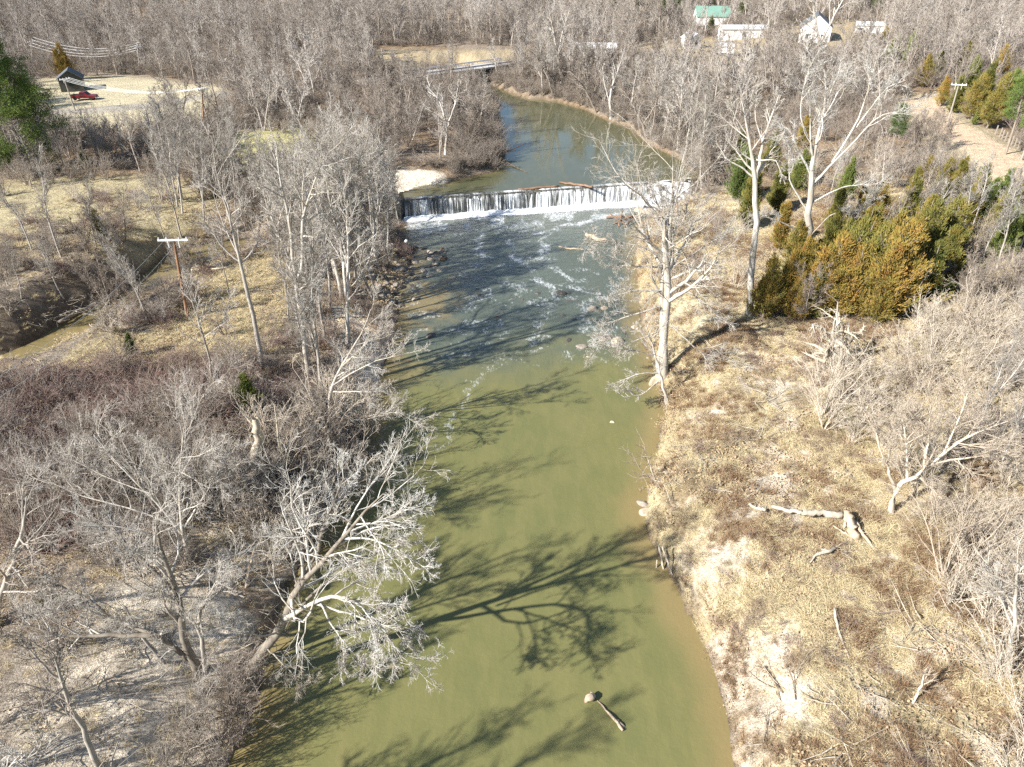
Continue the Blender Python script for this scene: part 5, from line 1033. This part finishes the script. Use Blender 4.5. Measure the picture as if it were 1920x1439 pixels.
cover('low_brush', [TREES['bramble0'], TREES['bramble2'], TREES['shrub_grey0']], 2400, (-70, -10, 30, 98), lambda x, y: sm(.45, .6, fbm(x, y, 7, 97))*.8*sm(30, 38, y)*sm(2, 5, sdist(x, y, CREEK))*sm(-1, 1, sdist(x, y, px_poly([(300,640),(480,470),(560,460),(560,560),(480,640),(400,680),(250,700),(120,700),(230,640)], 3))), (.3, .6), 'low tangled brush under the trees of the wooded bank', 'brush', .15)
# ------------------------------------------------------------------ bridge, buildings, vehicles, poles
M['white'] = plain('white_siding', (.80, .79, .76), .7, (.72, .71, .69), .6); M['roof_grey'] = plain('grey_shingles', (.12, .13, .14), .8, (.11, .12, .13), 1.5)
M['roof_green'] = plain('green_metal_roof', (.20, .34, .27), .5, (.17, .30, .24), .6); M['glass'] = plain('dark_glass', (.03, .035, .04), .15, (.02, .025, .03), 1)
M['roof_pale'] = plain('pale_metal_roof', (.62, .63, .64), .5, (.54, .55, .56), .5); M['barn'] = plain('dark_barn_boards', (.10, .10, .085), .85, (.06, .06, .05), .8)
M['deck'] = plain('bridge_concrete', (.50, .48, .45), .85, (.42, .40, .37), .5); M['woodpole'] = plain('pole_wood', (.30, .165, .09), .85, (.2, .11, .065), 1.2)
M['greypole'] = plain('weathered_pole', (.38, .34, .29), .85, (.28, .25, .21), 1.2); M['arm'] = plain('crossarm_paint', (.74, .73, .70), .6, (.62, .61, .58), 2)
M['red'] = plain('red_car_paint', (.17, .012, .02), .3, (.13, .01, .015), 1, .5); M['tyre'] = plain('tyre_rubber', (.02, .02, .02), .8); M['carwhite'] = plain('white_car_paint', (.78, .78, .77), .35, (.72, .72, .72), 1, .5)
M['wire'] = plain('aluminium_wire', (.72, .71, .68), .4); M['brick'] = plain('chimney_brick', (.3, .14, .1), .9)
a, b = upright(770, 139, 191), upright(942, 118, 214); dv = b-a; Lb = math.hypot(dv[0], dv[1]); zb = 6.6
br = bpy.data.objects.new('road_bridge', None); COL.objects.link(br); br.location = (a[0], a[1], 0); br.rotation_euler = (0, 0, math.atan2(dv[1], dv[0]))
tag(br, 'flat pale road bridge crossing the river at the end of the pond', 'bridge')
boxes('deck', [(-3, Lb+3, -3.6, 3.6, zb-.45, zb)], M['deck'], br, .05)
boxes('girder', [(-3, Lb+3, -3.2, -2.7, zb-1.5, zb-.453), (-3, Lb+3, 2.7, 3.2, zb-1.5, zb-.453), (-3, Lb+3, -.25, .25, zb-1.5, zb-.453)], M['barn'], br)
for xx in (Lb*.36, Lb*.7): boxes('pier', [(xx-.5, xx+.5, -2.6, 2.6, -1, zb-1.5), (xx-.8, xx+.8, -3.3, 3.3, zb-2.1, zb-1.503)], M['deck'], br, .05)
for sy in (-3.5, 3.38):
    boxes('railing', [(-3, Lb+3, sy, sy+.12, zb+.45, zb+.8)]+[(q, q+.15, sy+.002, sy+.118, zb-.01, zb+.452) for q in np.arange(-2.9, Lb+3, 2.4)], M['roof_pale'], br)
boxes('abutment', [(-5.2, -3.003, -4, 4, 1, zb-.1), (Lb+3.003, Lb+5.2, -4, 4, 1, zb-.1)], M['concrete'], br)
boxes('approach_slab', [(-14, -3.01, -3.6, 3.6, zb-.9, zb-.02)], M['deck'], br); 
def gable(name, x, y, yaw, w_, d_, hw, hr, wall, roof, label, cat='house', ov=.4, chim=False, wins=3):
    z = float(H1(x, y)); r = bpy.data.objects.new(name, None); COL.objects.link(r); r.location = (x, y, z); r.rotation_euler = (0, 0, yaw); tag(r, label, cat)
    V = [(-w_/2, -d_/2, -1), (w_/2, -d_/2, -1), (w_/2, d_/2, -1), (-w_/2, d_/2, -1), (-w_/2, -d_/2, hw), (w_/2, -d_/2, hw), (w_/2, d_/2, hw), (-w_/2, d_/2, hw), (0, -d_/2, hw+hr), (0, d_/2, hw+hr)]
    ob('wall', mesh('wall', V, [(0, 1, 5, 8, 4), (1, 2, 6, 5), (2, 3, 7, 9, 6), (3, 0, 4, 7)], [wall]), r)
    e = ov; k = hr/(w_/2); V = []; F = []
    for s in (-1, 1):
        o = len(V); V += [(0, -d_/2-e, hw+hr+.03), (s*(w_/2+e), -d_/2-e, hw-e*k+.03), (s*(w_/2+e), d_/2+e, hw-e*k+.03), (0, d_/2+e, hw+hr+.03)]
        V += [(p[0], p[1], p[2]+.15) for p in V[o:o+4]]; F += [tuple(o+i for i in q) for q in ((0, 1, 2, 3), (7, 6, 5, 4), (0, 4, 5, 1), (1, 5, 6, 2), (2, 6, 7, 3))]
    rf = ob('roof', mesh('roof', V, F, [roof]), r)
    if chim: boxes('chimney', [(w_*.1, w_*.1+.8, -.5, .5, hw, hw+hr+1.2)], M['brick'], rf)
    for i in range(wins):
        fx = -w_/2+(i+.5)*w_/wins
        boxes('window', [(fx-.45, fx+.45, -d_/2-.05, -d_/2+.02, 1.0, 2.2)], M['glass'], r)
    for i in range(max(2, int(d_//4))):
        fy = -d_/2+(i+.5)*d_/max(2, int(d_//4))
        boxes('window', [(w_/2-.02, w_/2+.05, fy-.45, fy+.45, 1.0, 2.2)], M['glass'], r)
    boxes('door', [(-w_/2-.05, -w_/2+.02, -.5, .5, 0, 2.1)], M['roof_grey'], r)
    return r
p = at(1525, 75); gable('house', p[0], p[1], -.35, 9, 16, 4.2, 3.4, M['white'], M['roof_grey'], 'white gabled house with a grey roof behind the tall forked tree', wins=2)
p = at(1332, 46); gable('house', p[0], p[1], 1.57, 8, 13, 3.2, 3.2, M['white'], M['roof_green'], 'long house with a green roof, farthest of the buildings')
p = at(1390, 72); gable('mobile_home', p[0], p[1], 1.60, 4.6, 15, 3.0, .9, M['white'], M['roof_pale'], 'long white mobile home below the green roofed house', 'mobile home')
p = at(1110, 106); gable('mobile_home', p[0], p[1], 1.50, 5, 15, 2.6, 1.2, M['white'], M['roof_pale'], 'low white building seen through the trees near the bridge', 'mobile home')
p = at(1630, 62); gable('shed', p[0], p[1], 1.2, 4, 9, 2.4, .9, M['white'], M['roof_pale'], 'low white shed to the side of the white gabled house', 'shed')
p = at(1295, 90); gable('shed', p[0], p[1], .4, 4, 5, 3.0, 1.2, M['white'], M['roof_pale'], 'small bright white shed above the two white trucks', 'shed', wins=1)
p = at(138, 166); gable('barn', p[0], p[1], .45, 5, 6, 2.6, 1.7, M['barn'], M['roof_grey'], 'dark weathered barn under evergreens beside the gravel yard', 'barn', wins=1)
def wheels(root, xs, hw, r=.38):
    import bmesh
    for x_ in xs:
        for s in (-1, 1):
            bm = bmesh.new(); bmesh.ops.create_cone(bm, cap_ends=True, segments=20, radius1=r, radius2=r, depth=.26); me = bpy.data.meshes.new('wheel'); bm.to_mesh(me); bm.free(); me.materials.append(M['tyre'])
            o = ob('wheel', me, root, (x_, s*hw, r)); o.rotation_euler = (math.pi/2, 0, 0)
def prism(name, prof, y0, y1, mat, parent, bev=.04):
    n = len(prof); V = [(a_, y0, b_) for a_, b_ in prof]+[(a_, y1, b_) for a_, b_ in prof]
    F = [tuple(range(n)), tuple(range(2*n-1, n-1, -1))]+[(i, i+n, (i+1) % n+n, (i+1) % n) for i in range(n)]
    o = ob(name, mesh(name, V, F, [mat]), parent)
    if bev: m = o.modifiers.new('bevel', 'BEVEL'); m.width = bev; m.segments = 2
    return o
def rootat(name, px, py, yaw, label, cat, dz=0, group=None):
    p = at(px, py); r = bpy.data.objects.new(name, None); COL.objects.link(r); r.location = (p[0], p[1], p[2]+dz); r.rotation_euler = (0, 0, yaw); tag(r, label, cat, group); return r
r = rootat('pickup_truck', 160, 188, .05, 'dark red pickup truck parked on the gravel yard near the barn', 'pickup', .05)
prism('body', [(-2.7, .45), (2.7, .45), (2.75, .75), (2.65, 1.05), (1.2, 1.12), (.95, 1.15), (-.7, 1.15), (-2.7, 1.15)], -.95, .95, M['red'], r)
prism('cab', [(1.25, 1.1), (.55, 1.75), (-.5, 1.78), (-.75, 1.1)], -.82, .82, M['red'], r, .06)
boxes('bed', [(-2.6, -.85, -.78, .78, 1.152, 1.17)], M['tyre'], r); prism('windscreen', [(1.28, 1.13), (.62, 1.72), (.58, 1.70), (1.22, 1.12)], -.7, .7, M['glass'], r, 0)
for s in (-1, 1): boxes('window', [(-.5, .55, s*.82-.015, s*.82+.015, 1.22, 1.62)], M['glass'], r); boxes('headlight', [(2.66, 2.75, s*.7-.15, s*.7+.15, .78, .95)], M['arm'], r)
boxes('bumper', [(2.7, 2.85, -.9, .9, .45, .62)], M['roof_pale'], r); wheels(r, (-1.75, 1.75), .86)
for px, py, yaw, lb in [(1350, 104, 1.45, 'white box truck parked end on, first of the pair'), (1363, 105, 1.5, 'white box truck parked end on, second of the pair nearer the gabled house')]:
    r = rootat('box_truck', px, py, yaw, lb, 'truck', .05)
    boxes('cargo_box', [(-3.4, 1.4, -1.15, 1.15, .9, 3.4)], M['carwhite'], r, .04); prism('cab', [(1.45, .6), (3.2, .6), (3.25, 1.3), (2.7, 2.4), (1.45, 2.45)], -1.05, 1.05, M['carwhite'], r)
    prism('windscreen', [(3.24, 1.42), (2.76, 2.33), (2.72, 2.3), (3.2, 1.4)], -.9, .9, M['glass'], r, 0); boxes('chassis', [(-3.3, 1.4, -.5, .5, .55, .9)], M['tyre'], r); wheels(r, (-2.2, 2.3), .95, .45)
for px, py, yaw, lb in [(1327, 63, .3, 'white car parked between the two far houses'), (1440, 62, 1.2, 'small white car parked past the end of the mobile home'), (1612, 62, .8, 'small white car beside the low white shed')]:
    r = rootat('parked_car', px, py, yaw, lb, 'car', .05)
    prism('body', [(-2.2, .35), (2.2, .35), (2.25, .7), (1.2, .9), (-1.6, .95), (-2.2, .9)], -.88, .88, M['carwhite'], r); prism('cabin', [(1.15, .9), (.4, 1.42), (-1.0, 1.44), (-1.7, .92)], -.72, .72, M['glass'], r); boxes('roof', [(-.95, .35, -.66, .66, 1.44, 1.475)], M['carwhite'], r); wheels(r, (-1.35, 1.35), .8, .33)
def tubeobj(name, pts, rad, mat, parent=None, loc=None, k=6):
    P, R = resample(pts, rad, max(len(pts), 6)); v, f = tubes(P[None], R[None], k); return ob(name, mesh(name, v, Q=f, mats=[mat], smooth=True), parent, loc)
def pole(pxb, pyb, pxt, pyt, mat, label, arm=2.6, yaw=0.0, r=.16):
    b = at(pxb, pyb); tpt = upright(pxt, pyt, b[1]); root = bpy.data.objects.new('utility_pole', None); COL.objects.link(root); root.location = b; tag(root, label, 'utility pole')
    d = tpt-b; tubeobj('shaft', [(0, 0, -.5), tuple(d*.5), tuple(d)], [r, r*.85, r*.65], mat, root, k=10)
    if arm:
        ar = boxes('crossarm', [(-arm/2, arm/2, -.07-.16, .07-.16, -.08, .08)], M['arm'], root, .01, tuple(d*.985), yaw)
        boxes('brace', [(-.5, -.44, -.26, -.22, -.7, -.08), (.44, .5, -.26, -.22, -.7, -.08)], M['arm'], root, 0, tuple(d*.985), yaw)
        for q in (-arm/2+.12, -arm*.2, arm*.2, arm/2-.12):
            tubeobj('insulator', [(q, -.16, .08), (q, -.16, .18), (q, -.16, .28)], [.05, .07, .04], M['arm'], ar, k=8)
    return b+d
pole(352, 597, 325, 447, M['woodpole'], 'brown utility pole with a white crossarm on the straw between creek and river', 2.7, .05)
pa = pole(383, 246, 378, 167, M['woodpole'], 'reddish utility pole at the end of the long bright wires', 2.4, 1.2)
pb = pole(141, 208, 120, 148, M['greypole'], 'dark thin pole rising beside the red pickup', 2.4, 1.2)
pole(232, 300, 218, 233, M['greypole'], 'short pale grey pole sticking out of the scrub behind the field', 0)
pole(1775, 238, 1798, 158, M['greypole'], 'utility pole with a white crossarm on the edge of the dirt track', 2.4, -.3)
pc = pole(62, 130, 58, 78, M['greypole'], 'utility pole behind the huge pine', 2.4, 1.3); pd_ = pole(262, 140, 258, 88, M['greypole'], 'utility pole in the wood past the gravel yard', 2.4, 1.3)
pole(1243, 42, 1243, 14, M['greypole'], 'light pole standing in the far dark evergreens', 1.2, 0, .2)
def wire(a, b, sag, lb, grp, r=.035):
    t_ = np.linspace(0, 1, 14)[:, None]; P = a*(1-t_)+b*t_; P[:, 2] -= 4*sag*(t_*(1-t_))[:, 0]
    v, f = tubes((P-a)[None], np.full((1, 14), r), 4); o = ob('power_line', mesh('power_line', v, Q=f, mats=[M['wire']], smooth=True), None, a); tag(o, lb, 'power line', grp)
for q in (-1.1, -.4, .4, 1.1):
    wire(pa+[q*.36, q*.93, .1], pb+[q*.36, q*.93, .1], 1.6, 'bright wire running from the reddish pole past the red pickup', 'wires over the gravel yard')
    wire(pc+[q*.3, q*.9, .1+q*.8], pd_+[q*.3, q*.9, .1+q*.8], 2.2, ['lowest bright sagging wire above the barn', 'second lowest bright sagging wire above the barn', 'second highest bright sagging wire above the barn', 'highest bright sagging wire above the barn'][(-1.1, -.4, .4, 1.1).index(q)], 'wires above the barn', .045)
for i, q in enumerate((-1.2, 1.2)):
    a_ = upright(325+q*11, 447, at(352, 597)[1]); e_ = plane(-120+q*30, 800, 11.5); wire(a_, np.array([e_[0], e_[1], 11.5]), 1.0, ['thin wire leaving the outer end of the near crossarm over the brambles', 'thin wire leaving the inner end of the near crossarm over the brambles'][i], 'wires of the near pole', .012)
mp_ = at(763, 470); r = bpy.data.objects.new('marker_post', None); COL.objects.link(r); r.location = mp_; tag(r, 'small white float caught on a thin stake beside the rubble bar', 'marker'); boxes('stake', [(-.04, .04, -.04, .04, -.2, 1.0)], M['greypole'], r)
import bmesh as _b
bm = _b.new(); _b.ops.create_uvsphere(bm, u_segments=14, v_segments=10, radius=.24); me = bpy.data.meshes.new('float'); bm.to_mesh(me); bm.free(); me.materials.append(M['carwhite']); ob('float', me, r, (0, 0, 1.2))
# fence posts along the dirt track
for i, (px, py) in enumerate([(1878, 262), (1884, 266), (1890, 269), (1896, 273), (1902, 276), (1908, 280), (1914, 284), (1874, 258), (1866, 253), (1919, 288)]):
    p = at(px, py); put('fence_post', TREES.setdefault('post', mesh('post', *boxv(-.07, .07, -.07, .07, -.3, 1.5), [M['greypole']])), p[0], p[1], p[2], 0, 1, 'weathered fence post beside the dirt track', 'fence post', 'fence posts of the dirt track')

# ------------------------------------------------------------------ say which one: each repeat by its size and what it stands near
LM = [(760, 385, 'the abutment'), (1000, 380, 'the mid dam'), (1250, 370, 'the cascade'), (760, 340, 'the sand bar'), (350, 597, 'the brown pole'), (470, 450, 'the creek head'), (60, 640, 'the creek mouth'), (740, 540, 'the rubble bar'), (690, 620, 'the sandy beach'), (560, 640, 'the forked tree'), (490, 690, 'the leaning tree'),
      (490, 880, 'the dead snag'), (600, 860, 'the broken trunks'), (450, 1290, 'the leaning sycamore'), (370, 1260, 'the dark tree'), (186, 1437, 'the corner sapling'), (250, 660, 'the round cedar'), (350, 1050, 'the fan tree'), (60, 330, 'the huge pine'), (160, 188, 'the red pickup'), (195, 450, 'the little cedar'), (225, 551, 'the creek log'), (940, 290, 'the pond branches'),
      (850, 150, 'the bridge'), (1120, 215, 'the pond leaner'), (1215, 262, 'the overhanging tree'), (1055, 165, 'the forked giant'), (1404, 592, 'the white trunk'), (1512, 490, 'the great sycamore'), (1243, 705, 'the twin trunks'), (1570, 680, 'the root mass'), (1590, 960, 'the split stump'), (1420, 950, 'the fallen trunk'), (1672, 960, 'the spreading tree'), (1710, 1320, 'the lone sapling'),
      (1775, 238, 'the track pole'), (1668, 300, 'the yellowish pine'), (1885, 290, 'the track pine'), (1540, 100, 'the house tree'), (1890, 1265, 'the thicket stem'), (1240, 1050, 'the hanging roots'), (1765, 625, 'the lone cedar'), (1850, 320, 'the dirt track'), (1350, 104, 'the white trucks')]
LMW = [(at(a, b)[:2], n) for a, b, n in LM]
SHORT = {'bare_tree': 'bare tree', 'cedar_tree': 'cedar', 'pine_tree': 'evergreen', 'shrub': 'bare shrub', 'bramble': 'reddish bramble', 'brush': 'brown brush', 'rock': 'stone'}
groups = {}
for o in list(COL.objects):
    g = o.get('group')
    if g and o.parent is None and o.name.split('.')[0] in SHORT: groups.setdefault(g, []).append(o)
for g, os_ in groups.items():
    ss = sorted(o.scale[0] for o in os_); n = len(ss); a3, b3 = ss[n//3], ss[2*n//3]
    for o in os_:
        nm = o.name.split('.')[0]; p = np.array(o.location[:2]); ds = sorted((np.hypot(*(p-q)), k) for q, k in LMW)
        sz = 'small' if o.scale[0] < a3 else ('tall' if nm.endswith('tree') else 'large') if o.scale[0] > b3 else 'middling'
        kind = SHORT[nm]
        if nm == 'cedar_tree': kind = ('green' if o.children[0].data.name.startswith('green') else 'bronze')+' cedar'
        if nm == 'bare_tree': kind = {'pale': 'pale', 'slen': 'grey', 'brow': 'brown'}.get((o.children[0].data.name[:4] if o.children else ''), 'brownish')+' tree'
        if nm == 'rock': kind = 'dark stone' if o.data.materials[0].name.startswith('wet') else 'tan stone'
        o['label'] = '%s %s near %s, towards %s' % (sz, kind, ds[0][1], ds[1][1])
seen = {}
for os_ in groups.values():
    for o in os_: seen.setdefault(o['label'], []).append(o)
ORD = ['', 'second ', 'third ', 'fourth ', 'fifth ', 'sixth ', 'seventh ', 'eighth ', 'ninth ', 'tenth ', 'eleventh ', 'twelfth ']
for l_, os_ in seen.items():
    if len(os_) == 1: continue
    a_ = l_.split(' near ')[1].split(', ')[0]; q = [p for p, n in LMW if n == a_][0]
    os_.sort(key=lambda o: np.hypot(o.location[0]-q[0], o.location[1]-q[1]))
    if len(os_) <= 12:
        for i, o in enumerate(os_): o['label'] = l_.replace(' near ', ' %sclosest to ' % ORD[i])
